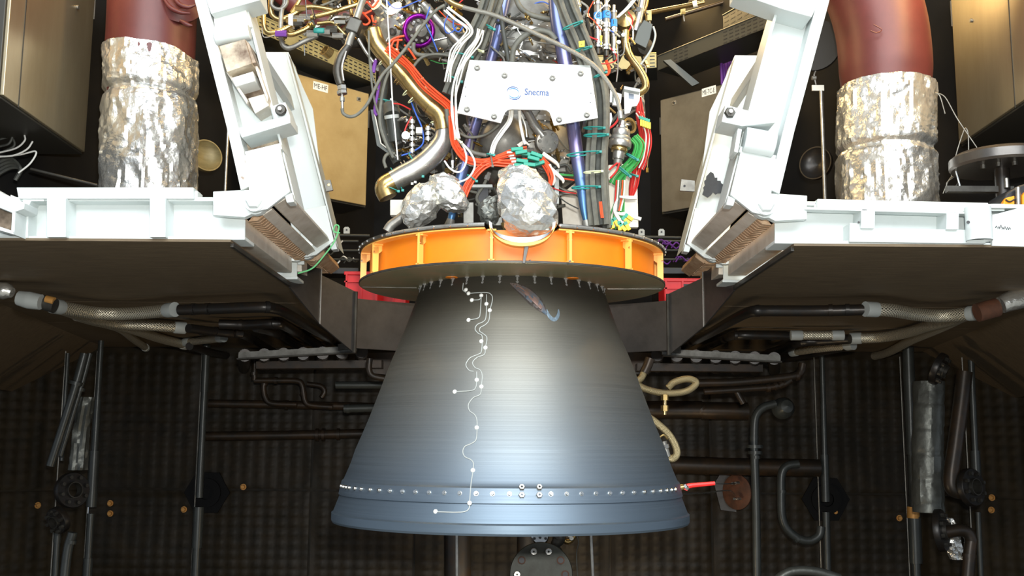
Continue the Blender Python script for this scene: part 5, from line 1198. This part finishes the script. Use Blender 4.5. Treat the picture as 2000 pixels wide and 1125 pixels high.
bundle(T, 'cable', 'cable_orange', [(1012, 320), (985, 318), (955, 318), (930, 336), (913, 362), (904, 384), (892, 410)], -.46, 6, 3, 1.9, .8, 7)
tie(T, 960, 312, 80, 26, -.49, 'cable_grey'); tie(T, 922, 348, 35, 22, -.48); tie(T, 896, 288, 30, 18, -.48, 'cable_orange')
pl = ((1010, 292, -5), (1018, 298, -10), (1030, 302, 8), (1042, 310, 14), (1020, 315, 8), (1034, 322, 5), (1052, 320, -18), (1048, 303, 20), (1016, 324, 4))
for x, y, a in pl:
    R_ = Matrix.Rotation(math.radians(a), 3, 'Y'); p = MB().box(P(x, y, -.53+RNG.uniform(0, .04)), (.058, .03, .018), R_).build('green_plug', 'plug_green', T, smooth=False, bevel=.003)
bundle(T, 'cable', 'cable_orange', [(1052, 306, .8), (1068, 326), (1076, 345), (1074, 362, .5)], -.46, 5, 3.2, 1.7, 1.5, 8)
bundle(T, 'cable', 'cable_orange', [(1030, 326), (1046, 344), (1060, 356), (1072, 364)], -.47, 5, 2.6, 1.6, 1.2, 9)
for k in range(5): run(T, 'marker_sleeve', 'cable_white', [(990+3*k, 298+6*k), (1001+3*k, 297+6*k)], 2.3, -.485, 7, 0)
for k, q in enumerate(([(1060, 300), (1086, 318), (1092, 328)], [(1072, 322), (1082, 350), (1080, 362)], [(1076, 330), (1098, 350), (1100, 358)], [(1012, 286), (1024, 278), (1034, 284)])): run(T, 'clear_sleeve', 'tan_steel', q, [5, 4, 1.5], -.44+.01*k, 7)
T = T_('loop_of_red_cables', 'loose orange red cables looping beside the violet ring', 'cables', 780, 90, -.3)
for q in ([(740, 0), (728, 14), (716, 4), (704, 18)], [(708, 24), (722, 40), (716, 48), (706, 46)], [(726, 30), (732, 55), (740, 82), (762, 104)], [(790, 70), (772, 74), (760, 84), (758, 104), (772, 118)], [(778, 76), (776, 96), (784, 114)], [(786, 78), (770, 80), (764, 92)], [(734, 40), (730, 62), (744, 88)], [(700, 20), (712, 26), (726, 20)], [(790, 88), (800, 98), (812, 116)]): run(T, 'cable', 'cable_orange', q, 2.2, -.30, 7)
for k in range(8): run(T, 'spiral_wrap', 'rust_plate', [(727, 44+k*5), (734, 46+k*5), (738, 43+k*5)], 1.5, -.31, 6)
T = T_('white_cables', 'bunch of white cables curving down the near edge of the sign plate', 'cables', 900, 170, -.5)
bundle(T, 'cable', 'cable_white', [(872, 16), (890, 32), (910, 48), (918, 62), (902, 80), (888, 100), (878, 130), (872, 160)], -.48, 4, 3.6, 1.6, 2.4, 11)
bundle(T, 'cable', 'cable_white', [(940, 58), (932, 80), (916, 102), (904, 122), (894, 152), (886, 185), (886, 220), (890, 250), (894, 272)], -.52, 4, 3.8, 1.6, 2.4, 12)
run(T, 'cable', 'cable_white', [(892, 270), (906, 288), (911, 312), (903, 332), (892, 336), (878, 328), (868, 314)], 1.9, -.52); run(T, 'cable', 'cable_white', [(894, 272), (914, 292), (926, 312), (926, 330), (914, 348), (896, 356), (884, 362)], 2, -.53)
tie(T, 896, 274, 40, 14, -.53, 'tie_clear')
T = T_('white_cables', 'three white cables running from the plate notch down to the red harness', 'cables', 962, 300, -.48)
bundle(T, 'cable', 'cable_white', [(999, 205), (996, 235), (980, 258), (966, 280), (959, 304)], -.48, 3, 3.2, 1.7, .5, 13)
run(T, 'cable', 'cable_white', [(1014, 215), (1016, 240), (1022, 270), (1026, 282)], 3, -.46); run(T, 'cable', 'cable_white', [(1018, 225), (1026, 245), (1029, 268)], 1.2, -.46)
tie(T, 958, 302, 10, 14, -.5)
T = T_('green_harness', 'bundle of green cables fanning into yellow and green plugs, right of the harness', 'cable harness', 1212, 440, -.2)
bundle(T, 'cable', 'cable_green', [(1236, 268), (1248, 284), (1240, 310), (1222, 330), (1206, 345), (1198, 360)], -.22, 10, 2.6, 1.8, .8, 14)
bundle(T, 'cable', 'cable_green', [(1222, 328, .6), (1216, 356), (1212, 390, 1.4), (1208, 420, 2), (1206, 448, 2)], -.20, 8, 2.8, 1.4, 3, 15)
for k in range(5): run(T, 'cable', ('cable_red', 'cable_white', 'cable_grey', 'cable_orange', 'cable_white')[k], [(1204+k*4, 352), (1202+k*4, 384), (1200+k*3, 412)], 1.6, -.24)
tie(T, 1234, 306, 30, 26, -.25); tie(T, 1218, 334, 40, 34, -.25)
for x, y, a in ((1188, 430, 70), (1196, 440, 80), (1204, 436, 60), (1210, 444, 85), (1224, 432, 40), (1230, 426, 35), (1218, 446, 50), (1192, 446, 95), (1226, 444, 60)):
    c = P(x, y, -.27); R_ = Matrix.Rotation(math.radians(a), 3, 'Y'); p = MB().box(c, (.034, .018, .018), R_).build('plug', 'plug_yellow', T, smooth=False, bevel=.002)
    MB().box(c+R_@Vector((-.022, 0, 0)), (.016, .019, .019), R_).build('plug_collar', 'plug_green', p, smooth=False)
for q in ([(1206, 388), (1200, 410), (1212, 432), (1218, 436)], [(1210, 384), (1228, 386), (1244, 386)], [(1226, 418), (1238, 424), (1252, 428)], [(1204, 416), (1216, 418), (1228, 416)]): run(T, 'clear_sleeve', 'label_white', q, [2, 4, 4], -.26, 7)
T = T_('red_harness', 'bundle of red cables with yellow green splices hanging beside the green bundle', 'cable harness', 1250, 300, -.12)
bundle(T, 'cable', 'cable_red', [(1248, 190, .4), (1250, 225), (1256, 262), (1254, 298), (1244, 330), (1238, 362), (1232, 386, .4)], -.12, 7, 2.8, 1.7, .8, 16)
bundle(T, 'cable', ('cable_red', 'cable_white', 'cable_red'), [(1246, 218), (1258, 236), (1266, 260), (1266, 284), (1260, 312), (1252, 330)], -.16, 5, 3.0, 1.6, .8, 17)
for k in range(5):
    x, y = 1250+4.2*k, 232+k*1.5
    p = MB().box(P(x+2, y+8, -.20), (.010, .014, .034)).build('splice', 'plug_yellow', T, smooth=False); MB().box(P(x, y-2, -.20), (.011, .015, .016)).build('splice_collar', 'plug_green', p, smooth=False)
run(T, 'lead', 'gilt_steel', [(1266, 300), (1264, 330), (1264, 334)], 1, -.15); MB().cyl(P(1264, 328, -.15), P(1264, 337, -.15), .007, 8).build('lead_tip', 'brass', T)
tie(T, 1238, 342, 20, 14, -.15)
# coloured leads here and there
for lab, m, q, r, Y in (('thin red lead slung beneath the connector stack', 'cable_red', [(1210, 215), (1206, 235), (1194, 248), (1180, 254)], 2.2, -.34), ('thin red lead passing behind the strut below the green plugs', 'cable_red', [(1076, 366), (1100, 374), (1126, 378)], 1.4, -.3), ('thin dark lead slanting down behind the strut', 'cable_dark', [(1078, 372), (1104, 394), (1130, 408)], 1.4, -.28),
                        ('group of thin green leads crossing behind the violet blue strut', 'cable_green', [(1078, 336), (1096, 341), (1122, 343)], 2.4, -.28), ('orange lead crossing just below the green leads', 'cable_orange', [(1076, 340), (1098, 348), (1122, 352)], 1.8, -.27),
                        ('thin taut white line hanging vertically across the gold duct', 'cable_white', [(754, -20), (757, 30), (762, 110), (766, 190), (772, 260), (777, 312)], 1.5, -.45), ('blue lead curling beside the polished tube', 'cable_blue', [(876, 28), (868, 48), (872, 64), (884, 62), (892, 52)], 1.2, -.32),
                        ('second blue lead beside the white cables', 'cable_blue', [(886, 34), (886, 54), (896, 62), (906, 50)], 1.6, -.32), ('blue lead hanging over the small steel fittings', 'cable_blue', [(802, 196), (812, 222), (824, 250), (826, 280), (806, 296), (784, 304)], 1.6, -.3),
                        ('red lead crossing under the gold duct', 'cable_red', [(766, 202), (782, 204), (802, 214)], 1.6, -.28), ('red and white lead among the small steel fittings', 'cable_red', [(804, 228), (794, 246), (790, 258)], 1.6, -.3),
                        ('red and white striped lead beside the labelled cylinders', 'cable_red', [(1143, 62), (1152, 72), (1168, 78)], 1.8, -.3), ('orange lead loop under the labelled cylinders', 'cable_orange', [(1184, 118), (1190, 136), (1184, 146), (1176, 134)], 3.4, -.2)):
    pipe('lead', m, q, r, Y, lab, 'cable', seg=7)
# ---- long braided and plain hoses over the front
T = T_('long_hose', 'long grey braided hose arching across the top of the sign plate', 'hose', 1050, 70, -.62)
run(T, 'braid', 'fine_braid', [(880, 2), (905, 14), (960, 28), (1000, 44), (1060, 72), (1110, 96), (1156, 124), (1186, 158), (1204, 190), (1212, 220)], 4.6, -.60, 12)
run(T, 'end_sleeve', 'gilt_steel', [(868, -6), (884, 6), (904, 14)], 6, -.60, 12); run(T, 'end_fitting', 'steel', [(1211, 218), (1213, 232)], 6, -.60, 10, 0)
T = T_('grey_hose', 'grey hose crossing the gold duct and curling down to the tall fitting', 'hose', 720, 190, -.5)
run(T, 'hose', 'cable_grey', [(868, 10), (850, 22), (824, 52), (796, 90), (768, 124), (748, 145), (734, 170), (718, 202), (700, 222), (684, 228), (671, 222), (668, 212)], 3.4, -.50, 10)
for i, q in enumerate(([(767, 124), (752, 160), (744, 200), (742, 240), (752, 275), (768, 308)], [(720, 60), (722, 120), (730, 190), (742, 230)], [(724, 120), (728, 150), (738, 176)])): run(T, 'branch_hose', 'cable_grey', q, [3.2, 2.2, 1.6][i], -.42, 8)
T = T_('tall_fitting', 'tall dark valve line with square block hanging from the pipes at the top left', 'valve', 668, 215, -.36)
run(T, 'hose_body', 'dark_steel', [(683, 86), (668, 108), (660, 132), (661, 150), (666, 166)], [7, 10, 10, 9, 8], -.36, 16)
run(T, 'shiny_strip', 'steel', [(676, 100), (668, 130), (671, 158)], 2.4, -.395, 8)
MB().box(P(692, 52, -.36), (.066, .06, .07), Matrix.Rotation(.35, 3, 'Y')).build('block', 'dark_steel', T, smooth=False, bevel=.005)
run(T, 'upper_sleeve', 'dull_steel', [(712, -10), (704, 12), (696, 36)], 7.5, -.36, 14, 0); run(T, 'neck', 'dull_steel', [(690, 62), (684, 76), (680, 90)], 8, -.36, 14, 0)
for y, r, h in ((172, 10, 8), (181, 11, 6)): MB().cyl(P(667.5, y-h/2, -.36), P(668.5, y+h/2, -.36), rw(r, -.36), 6).build('union_nut', 'steel', T, smooth=False)
run(T, 'thin_stem', 'steel', [(668, 184), (669, 214)], 3, -.36, 10, 0); MB().cyl(P(668.5, 190, -.36), P(668.6, 198, -.36), rw(5, -.36), 6).build('stem_nut', 'dull_steel', T, smooth=False)
T = T_('pipe_manifold', 'cluster of golden bent pipes with unions at the top, left of the engine', 'pipes', 590, 60, .05)
for q, r, m in (([(515, -20), (515, 30), (517, 54), (526, 64), (548, 60), (572, 48), (600, 36), (640, 26), (700, 8)], 5, 'gilt_steel'), ([(529, -20), (529, 18), (534, 32), (548, 38), (570, 30), (600, 14), (640, 18), (660, 24)], 5.5, 'gilt_steel'), ([(555, -20), (556, 6), (550, 22), (548, 60)], 5, 'dull_steel'), ([(547, 56), (550, 82), (558, 93), (572, 92), (592, 82), (620, 70)], 5, 'dull_steel'), ([(556, 58), (566, 68), (590, 60), (612, 48)], 5.5, 'gilt_steel'),
                ([(620, 46), (648, 44), (660, 54), (676, 70)], 4, 'gilt_steel'), ([(700, 76), (714, 100), (730, 122)], 3.5, 'steel'), ([(512, 52), (513, 68), (520, 73), (546, 66)], 1.2, 'steel'), ([(680, -10), (684, 12), (687, 30)], 3.5, 'gilt_steel'), ([(540, -20), (530, 8), (546, 18), (560, 6), (556, -20)], 4, 'dull_steel'), ([(640, 60), (660, 50), (682, 38)], 4, 'dark_steel')):
    run(T, 'bent_pipe', m, q, r, .05+RNG.uniform(-.05, .03), 12)
for x, y, r, m in ((570, 44, 7, 'gilt_steel'), (584, 42, 8, 'steel'), (596, 38, 7, 'steel'), (580, 50, 6, 'dark_steel'), (588, 20, 6, 'gilt_steel'), (610, 70, 7, 'steel'), (634, 66, 8, 'dull_steel'), (648, 62, 8, 'dark_steel'), (664, 46, 7, 'bright_metal'), (549, 70, 7, 'cable_purple'), (660, 74, 6, 'steel')):
    p = P(x, y, -.0); MB().cyl(p-Vector((.03, 0, -.012)), p+Vector((.03, 0, .012)), rw(r, 0), 6).build('union_nut', m, T, smooth=False)
MB().px([(563, 28), (572, 26), (572, 50), (563, 48)], -.02, .03).build('pipe_clip', 'tan_steel', T, smooth=False)
MB().box(P(624, 62, .0), (.06, .05, .03)).build('green_tape', 'tie_teal', T, bevel=.008)
MB().lathe([(rw(9, 0), -.02), (rw(12, 0), -.02), (rw(12, 0), .02), (rw(9, 0), .02), (rw(9, 0), -.02)], P(639, 102, .0), (-.5, -.6, .3), 20).build('ring_clip', 'gilt_steel', T)
for q in ([(596, -10), (598, 20), (599, 34)], [(594, 88), (595, 108)]): run(T, 'thin_rod', 'bright_metal', q, 1.2, -.02, 6)
pipe('red_lagged_line', 'red_wrap', [(520, -40), (580, 10), (640, 46), (700, 26), (760, 10)], 22, .45, 'dull red lagged line behind the golden bent pipes', 'pipe', seg=16)
# ---- labelled cylinders, each a thing
for lab, x, y0, y1, r, let, ly, Y in (('steel cylinder with blue A label, half hidden by the harness', 1127, -10, 36, 8, 'A', 24, -.2), ('steel cylinder with blue B label, widest of the row', 1167.5, 0, 102, 9, 'B', 33, -.26), ('steel cylinder with blue C label, set next to B', 1184, 6, 106, 8.5, 'C', 30, -.24), ('short steel cylinder with blue I label at the end of the row', 1199, 16, 114, 7, 'I', 46, -.22)):
    T = T_('sensor_cylinder', lab, 'sensor', x, y1, Y)
    a, b = P(x, y0, Y), P(x+.6, y1, Y); H = b-a
    at = lambda t: a+H*t
    MB().cyl(at(.1), at(.5), rw(r*.86, Y), 20).build('upper_barrel', 'dull_steel', T); MB().cyl(at(.5), at(.88), rw(r*.78, Y), 20).build('lower_barrel', 'steel', T)
    for t, k in ((.08, 1.02), (.42, 1.04), (.47, 1.04), (.55, .98), (.84, 1.06), (.9, 1.0)): MB().cyl(at(t-.022), at(t+.018), rw(r*k, Y), 20).build('ring', 'bright_metal', T)
    MB().cyl(at(.9), at(1.04), rw(r*.5, Y), 12).build('tail', 'dark_steel', T); MB().cyl(at(-.06), at(.08), rw(r*.5, Y), 10).build('head', 'steel', T)
    t0 = (ly-7-y0)/(y1-y0); t1 = (ly+7-y0)/(y1-y0)
    MB().cyl(at(t0), at(t1), rw(r*.98, Y), 20).build('blue_label', 'label_blue', T)
    text_mesh('label_lettering', let, .034, 'ink_black', T, P(x-2, ly+3.6, Y)-Vector((0, rw(r, Y), 0)), (1, 0, 0), (0, 0, 1), off=.0012)
    if let in 'BI': MB().px([(x+5, y0+(y1-y0)*.68), (x+9, y0+(y1-y0)*.68), (x+8, y0+(y1-y0)*.86), (x+5, y0+(y1-y0)*.86)], Y-rw(r*.85, Y), Y-rw(r*.6, Y)).build('yellow_tag', 'label_yellow', T, smooth=False)
# ---- pipes, bracket and connector stack on the right
T = T_('s_pipe', 'golden edged S-shaped pipe bulging outward beside the labelled cylinders', 'pipe', 1255, 170, -.18)
run(T, 'pipe', 'gilt_steel', [(1222, 60), (1222, 88), (1232, 112), (1250, 138), (1260, 158), (1260, 172), (1250, 180), (1236, 180)], 8, -.18, 18)
run(T, 'thin_pipe', 'gilt_steel', [(1228, 84), (1234, 108), (1250, 130), (1262, 152), (1264, 170)], 2, -.24, 10)
T = T_('upper_valve', 'shiny valve body with grey cover plate at the top right of the engine', 'valve', 1240, 90, -.1)
run(T, 'stem', 'steel', [(1258, -20), (1252, 14), (1246, 40), (1240, 62)], [8, 8, 9, 10], -.12, 18); MB().cyl(P(1251, 18, -.12), P(1248, 26, -.12), rw(9.5, -.12), 6).build('stem_nut', 'steel', T, smooth=False)
run(T, 'side_pipe', 'gilt_steel', [(1266, -20), (1262, 10), (1256, 26)], 4, -.08, 12)
MB().px([(1258, 38), (1275, 47), (1270, 74), (1262, 94), (1238, 82), (1246, 56)], -.16, -.12).build('cover_plate', 'tray_grey', T, smooth=False, bevel=.003)
MB().lathe([(.001, .06), (.05, .05), (.06, 0), (.05, -.06)], P(1226, 44, -.1), (-.3, -.9, .1), 20).build('body', 'gilt_steel', T); MB().lathe([(.001, .05), (.045, .04), (.05, 0), (.04, -.06)], P(1254, 92, -.06), (.3, -.9, -.2), 20).build('dark_cap', 'dark_steel', T)
for q in ([(1218, 60), (1219, 100), (1210, 110)], [(1206, 86), (1207, 130), (1204, 160)]): run(T, 'thin_line', 'steel', q, 1.4, -.24, 8)
hexnut(T, 'knob', 'steel', 1208, 84, -.26, 5); hexnut(T, 'knob', 'steel', 1217, 70, -.26, 5)
for k in range(3): run(T, 'thin_line', 'cable_white', [(1243+k*3, -10), (1224+k*3, 14), (1204+k*2, 34)], 1.1, -.28, 6)
run(T, 'loop_lead', 'grey_panel', [(1276, 52), (1280, 70), (1272, 96), (1256, 120), (1248, 130)], 2.2, -.16, 8)
T = T_('white_bracket', 'bright white folded bracket below the S-shaped pipe', 'bracket', 1232, 210, -.3)
MB().px([(1219, 174), (1250, 180), (1249, 196), (1244, 206), (1234, 208), (1230, 220), (1220, 222)], -.32, -.31).build('face', 'sign_white', T, smooth=False)
MB().px([(1219, 168), (1250, 174), (1250, 180), (1219, 174)], -.36, -.24).build('folded_top', 'grey_panel', T, smooth=False)
MB().px([(1228, 182), (1238, 184), (1238, 194), (1228, 192)], -.323, -.32).build('window_outline', 'ink_grey', T, smooth=False)
MB().px([(1197, 178), (1214, 184), (1212, 208), (1196, 204)], -.30, -.28).build('side_tab', 'sign_white', T, smooth=False)
MB().cyl(P(1193, 176, -.3), P(1192, 202, -.3), .02, 14).build('side_post', 'bright_metal', T)
T = T_('connector_stack', 'stacked shiny round cable connector above the green bundle', 'connector', 1210, 310, -.3)
a, b = P(1215, 246, -.30), P(1206, 322, -.30); H = b-a
for t0, t1, r, m in ((-.12, .04, 8, 'steel'), (.0, .1, 12, 'bright_metal'), (.1, .3, 18, 'steel'), (.28, .40, 21, 'dull_steel'), (.38, .56, 23, 'steel'), (.56, .66, 17, 'gilt_steel'), (.62, .86, 12, 'steel'), (.84, 1.0, 9, 'dull_steel')):
    MB().lathe([(.001, 0), (rw(r, -.3)*.94, 0), (rw(r, -.3), .006), (rw(r, -.3), (t1-t0)*H.length-.006), (rw(r, -.3)*.94, (t1-t0)*H.length), (.001, (t1-t0)*H.length)], a+H*t0, H, 26).build('shell_ring', m, T)
for q in ([(1206, 318), (1196, 326), (1190, 332)], [(1210, 318), (1204, 334), (1192, 348)]): run(T, 'lead', 'cable_red', q, 2, -.34, 8)
MB().px([(1184, 224), (1194, 220), (1196, 232), (1190, 252), (1182, 250)], -.3, -.29).build('white_tab', 'sign_white', T, smooth=False); MB().lathe([(.03, -.01), (.042, -.01), (.042, .01), (.03, .01), (.03, -.01)], P(1228, 246, -.26), (.5, -.8, 0), 20).build('side_ring', 'gilt_steel', T)
tag(MB().px([(1188, 322), (1244, 318), (1247, 444), (1186, 444)], .02, .06).build('white_box', 'label_white', smooth=False, bevel=.004), 'tall off-white box behind the green cable bundle', 'box')
# ---- left side sheet, blue canister, steel fittings
T = T_('side_sheet', 'grey bent metal sheet edge hanging left of the gold duct', 'sheet', 745, 310, -.2)
MB().px([(724, 214), (730, 214), (744, 280), (776, 304), (772, 310), (736, 284)], -.2, -.19).build('sheet', 'tray_grey', T, smooth=False); run(T, 'sheet_edge', 'tan_steel', [(730, 214), (744, 280), (776, 306)], 1.4, -.205, 6, 0)
T = T_('blue_canister', 'dark blue canister with pale collar beside the steel fittings', 'canister', 768, 270, -.25)
MB().cyl(P(766, 228, -.25), P(772, 276, -.22), rw(13, -.25), 22).build('body', 'pole_grey', T); MB().lathe([(rw(12, -.25), -.008), (rw(15, -.25), -.008), (rw(15, -.25), .01), (rw(12, -.25), .01), (rw(12, -.25), -.008)], P(765, 228, -.25), P(772, 276, -.22)-P(766, 228, -.25), 24).build('collar', 'grey_panel', T)
MB().cyl(P(763, 206, -.22), P(766, 226, -.24), rw(17, -.25), 22).build('upper_sleeve', 'cable_dark', T)
T = T_('dark_hose', 'dark flexible hose running down left of the gold duct', 'hose', 745, 200, -.18)
run(T, 'hose', 'cable_dark', [(748, 130), (750, 170), (744, 210), (748, 250), (762, 290), (776, 318)], 9, -.16, 14); tie(T, 750, 196, 10, 24, -.18); run(T, 'purple_lead', 'cable_purple', [(742, 150), (738, 180), (732, 214), (736, 226)], 3, -.21, 8)
run(T, 'pink_lead', 'cable_purple', [(734, 118), (731, 130), (729, 142)], 4, -.3, 8)
run(T, 'hooked_end', 'cable_grey', [(772, 300), (756, 302), (750, 314), (754, 328)], 3.4, -.24, 10)
T = T_('fitting_tree', 'column of small shiny steel tube fittings below the gold duct', 'fittings', 805, 300, -.3)
for x, y0, y1, n in ((805, 232, 300, 6), (836, 246, 276, 3), (791, 256, 280, 2)):
    run(T, 'stem', 'bright_metal', [(x, y0), (x+.5, y1)], 1.8, -.3, 8, 0)
    for k in range(n):
        y = y0+(y1-y0)*(k+.5)/n; p = P(x, y, -.3); MB().cyl(p-Vector((.014, 0, 0)), p+Vector((.014, 0, 0)), .008, 6).build('union_nut', 'steel', T, smooth=False); MB().cyl(p+Vector((0, 0, -.010)), p+Vector((0, 0, .010)), .011, 6).build('union_nut', 'bright_metal', T, smooth=False)
hexnut(T, 'round_nut', 'bright_metal', 793, 266, -.32, 9, seg=10); MB().box(P(819, 256, -.31), (.03, .03, .03)).build('white_block', 'label_white', T, smooth=False)
# ---- foil bags
def foil_bag(label, base_px, Y, rings, m='foil', seed=0, tilt=0, seg=56):
    """rings: (px centre, py, radius px) from bottom to top"""
    n = 15; seg = 17; vs = []; mb = MB(); R = smooth_path([Vector(r) for r in rings], 8); m_ = n+1; rr = random.Random(seed)
    for i in range(m_):
        t = i/n*(len(R)-1); k0 = min(int(t), len(R)-2); cx, cy, rp = R[k0].lerp(R[k0+1], t-k0); c = P(cx, cy, Y)
        for k in range(seg):
            a = 2*math.pi*(k+.5*(i % 2)+rr.uniform(-.3, .3))/seg; q = Vector((math.cos(a), math.sin(a), c.z*3+seed))
            d = 1+.16*noise.noise(q*1.5)+rr.uniform(-.085, .085)
            vs.append(c+Vector((math.cos(a)*rw(rp, Y)*d, math.sin(a)*rw(rp, Y)*d*.9, rr.uniform(-.006, .006))))
    fs = []
    for i in range(n):
        for k in range(seg):
            a, b, c_, d_ = i*seg+k, i*seg+(k+1) % seg, (i+1)*seg+(k+1) % seg, (i+1)*seg+k
            fs += [(a, b, c_), (a, c_, d_)] if i % 2 else [(a, b, d_), (b, c_, d_)]
    fs += [tuple(range(seg-1, -1, -1)), tuple((m_-1)*seg+k for k in range(seg))]
    o = tag(mb.add(vs, fs).build('foil_bag', m, smooth=False), label, 'foil wrap')
    sb = o.modifiers.new('soft', 'SUBSURF'); sb.levels = sb.render_levels = 2; sb.subdivision_type = 'SIMPLE'
    tx = bpy.data.textures.new('crinkle', 'VORONOI'); tx.noise_scale = .05; tx.distance_metric = 'DISTANCE'
    dm = o.modifiers.new('crinkle', 'DISPLACE'); dm.texture = tx; dm.strength = .007; dm.mid_level = .4; dm.texture_coords = 'LOCAL'
    return o
B = foil_bag('large crumpled silver foil bag hanging into the notch of the ring', (1030, 470), -.74, [(1033, 464, 12), (1033, 457, 38), (1033, 440, 54), (1032, 408, 60), (1024, 372, 57), (1014, 345, 44), (1010, 331, 34)], seed=2)
foil_bag('smaller crumpled foil wrap left of the large foil bag, drum shaped', (870, 430), -.5, [(890, 412, 18), (886, 402, 30), (876, 376, 35), (866, 352, 31), (862, 342, 16)], seed=5)
foil_bag('smaller crumpled foil wrap with folded tip, lowest and nearest the drain stub', (815, 440), -.48, [(806, 446, 8), (812, 434, 24), (818, 414, 35), (826, 388, 35), (834, 366, 26), (838, 358, 10)], seed=9)
foil_bag('dull foil wrapped lump half hidden behind the large foil bag', (955, 430), -.42, [(958, 438, 10), (955, 424, 18), (952, 402, 18), (962, 385, 12)], 'foil_quilt', seed=4)

for lab, m, q, r, Y in (('thick grey hose arching behind the violet blue strut at the top', 'cable_grey', [(1004, -14), (1016, 14), (1040, 30), (1084, 40)], 5.5, -.3), ('grey hose bending down behind the top edge of the sign plate', 'cable_grey', [(1000, 122), (1004, 94), (1022, 72), (1048, 60), (1072, 64), (1086, 78)], 6, -.4),
                        ('thin grey hose beside the near blue strut', 'cable_dark', [(974, -10), (980, 40), (988, 90), (994, 120)], 5, -.38), ('grey hose looping round the dark gap beside the red harness', 'cable_grey', [(806, 176), (803, 142), (822, 114), (850, 106), (884, 110)], 3, -.28),
                        ('stiff grey hose elbow under the violet ring', 'cable_grey', [(808, 84), (808, 98), (818, 107), (850, 108), (884, 106)], 4.5, -.25), ('slack grey hose under the near edge of the sign plate', 'cable_grey', [(894, 258), (916, 268), (946, 264), (972, 246), (986, 226)], 3, -.42),
                        ('grey hose following the red harness under the sign plate', 'cable_grey', [(872, 214), (878, 246), (900, 280), (924, 298), (950, 304)], 4.5, -.42)):
    pipe('grey_hose', m, q, r, Y, lab, 'hose', seg=10)

# ============================================================ REPEATS SHARE A GROUP
GROUPS = {'floor_frame': 'white floor frames', 'hinged_arm': 'white hinged arms', 'wall_cabinet': 'cabinets round the upper cell', 'lagged_pipe': 'red lagged pipes in foil', 'round_port': 'round ports on the cell wall', 'thin_post': 'thin posts beside the lagged pipes',
          'cable_tray': 'perforated cable trays', 'loose_wire': 'loose wires', 'rack_rail': 'eyelet rails beside the ring', 'open_rack': 'open racks behind the ring', 'plastic_crate': 'red crates under the ring', 'crate_shelf': 'shelves under the red crates', 'upright_pole': 'stepped poles on the panel seams',
          'wall_pipe': 'pipes in the lower chamber', 'hexagon_plate': 'hexagon plates on the back wall', 'hanging_rod': 'thin rods under the nozzle', 'pipe_flange': 'bolted flanges at the side pipes', 'foil_pipe': 'foil wrapped pipes in the lower chamber', 'braided_hose': 'braided hoses under the deck', 'deck_pipe': 'black pipes under the deck',
          'sleeve_wrap': 'sleeves at the hose ends', 'hose_coupling': 'couplings at the hose ends', 'collector_bar': 'collector bars beside the nozzle', 'blue_strut': 'blue tempered struts', 'grey_harness': 'thick grey cable harnesses', 'red_harness': 'red cable harnesses', 'white_cables': 'bunches of white cables',
          'lead': 'thin coloured leads on the engine', 'grey_hose': 'grey hoses on the engine', 'sensor_cylinder': 'labelled steel cylinders', 'foil_bag': 'foil wraps above the ring'}
for o in SC.objects:
    if o.parent is None and o.get('category') and not o.get('group'):
        g = GROUPS.get(o.name.split('.')[0])
        if g: o['group'] = g
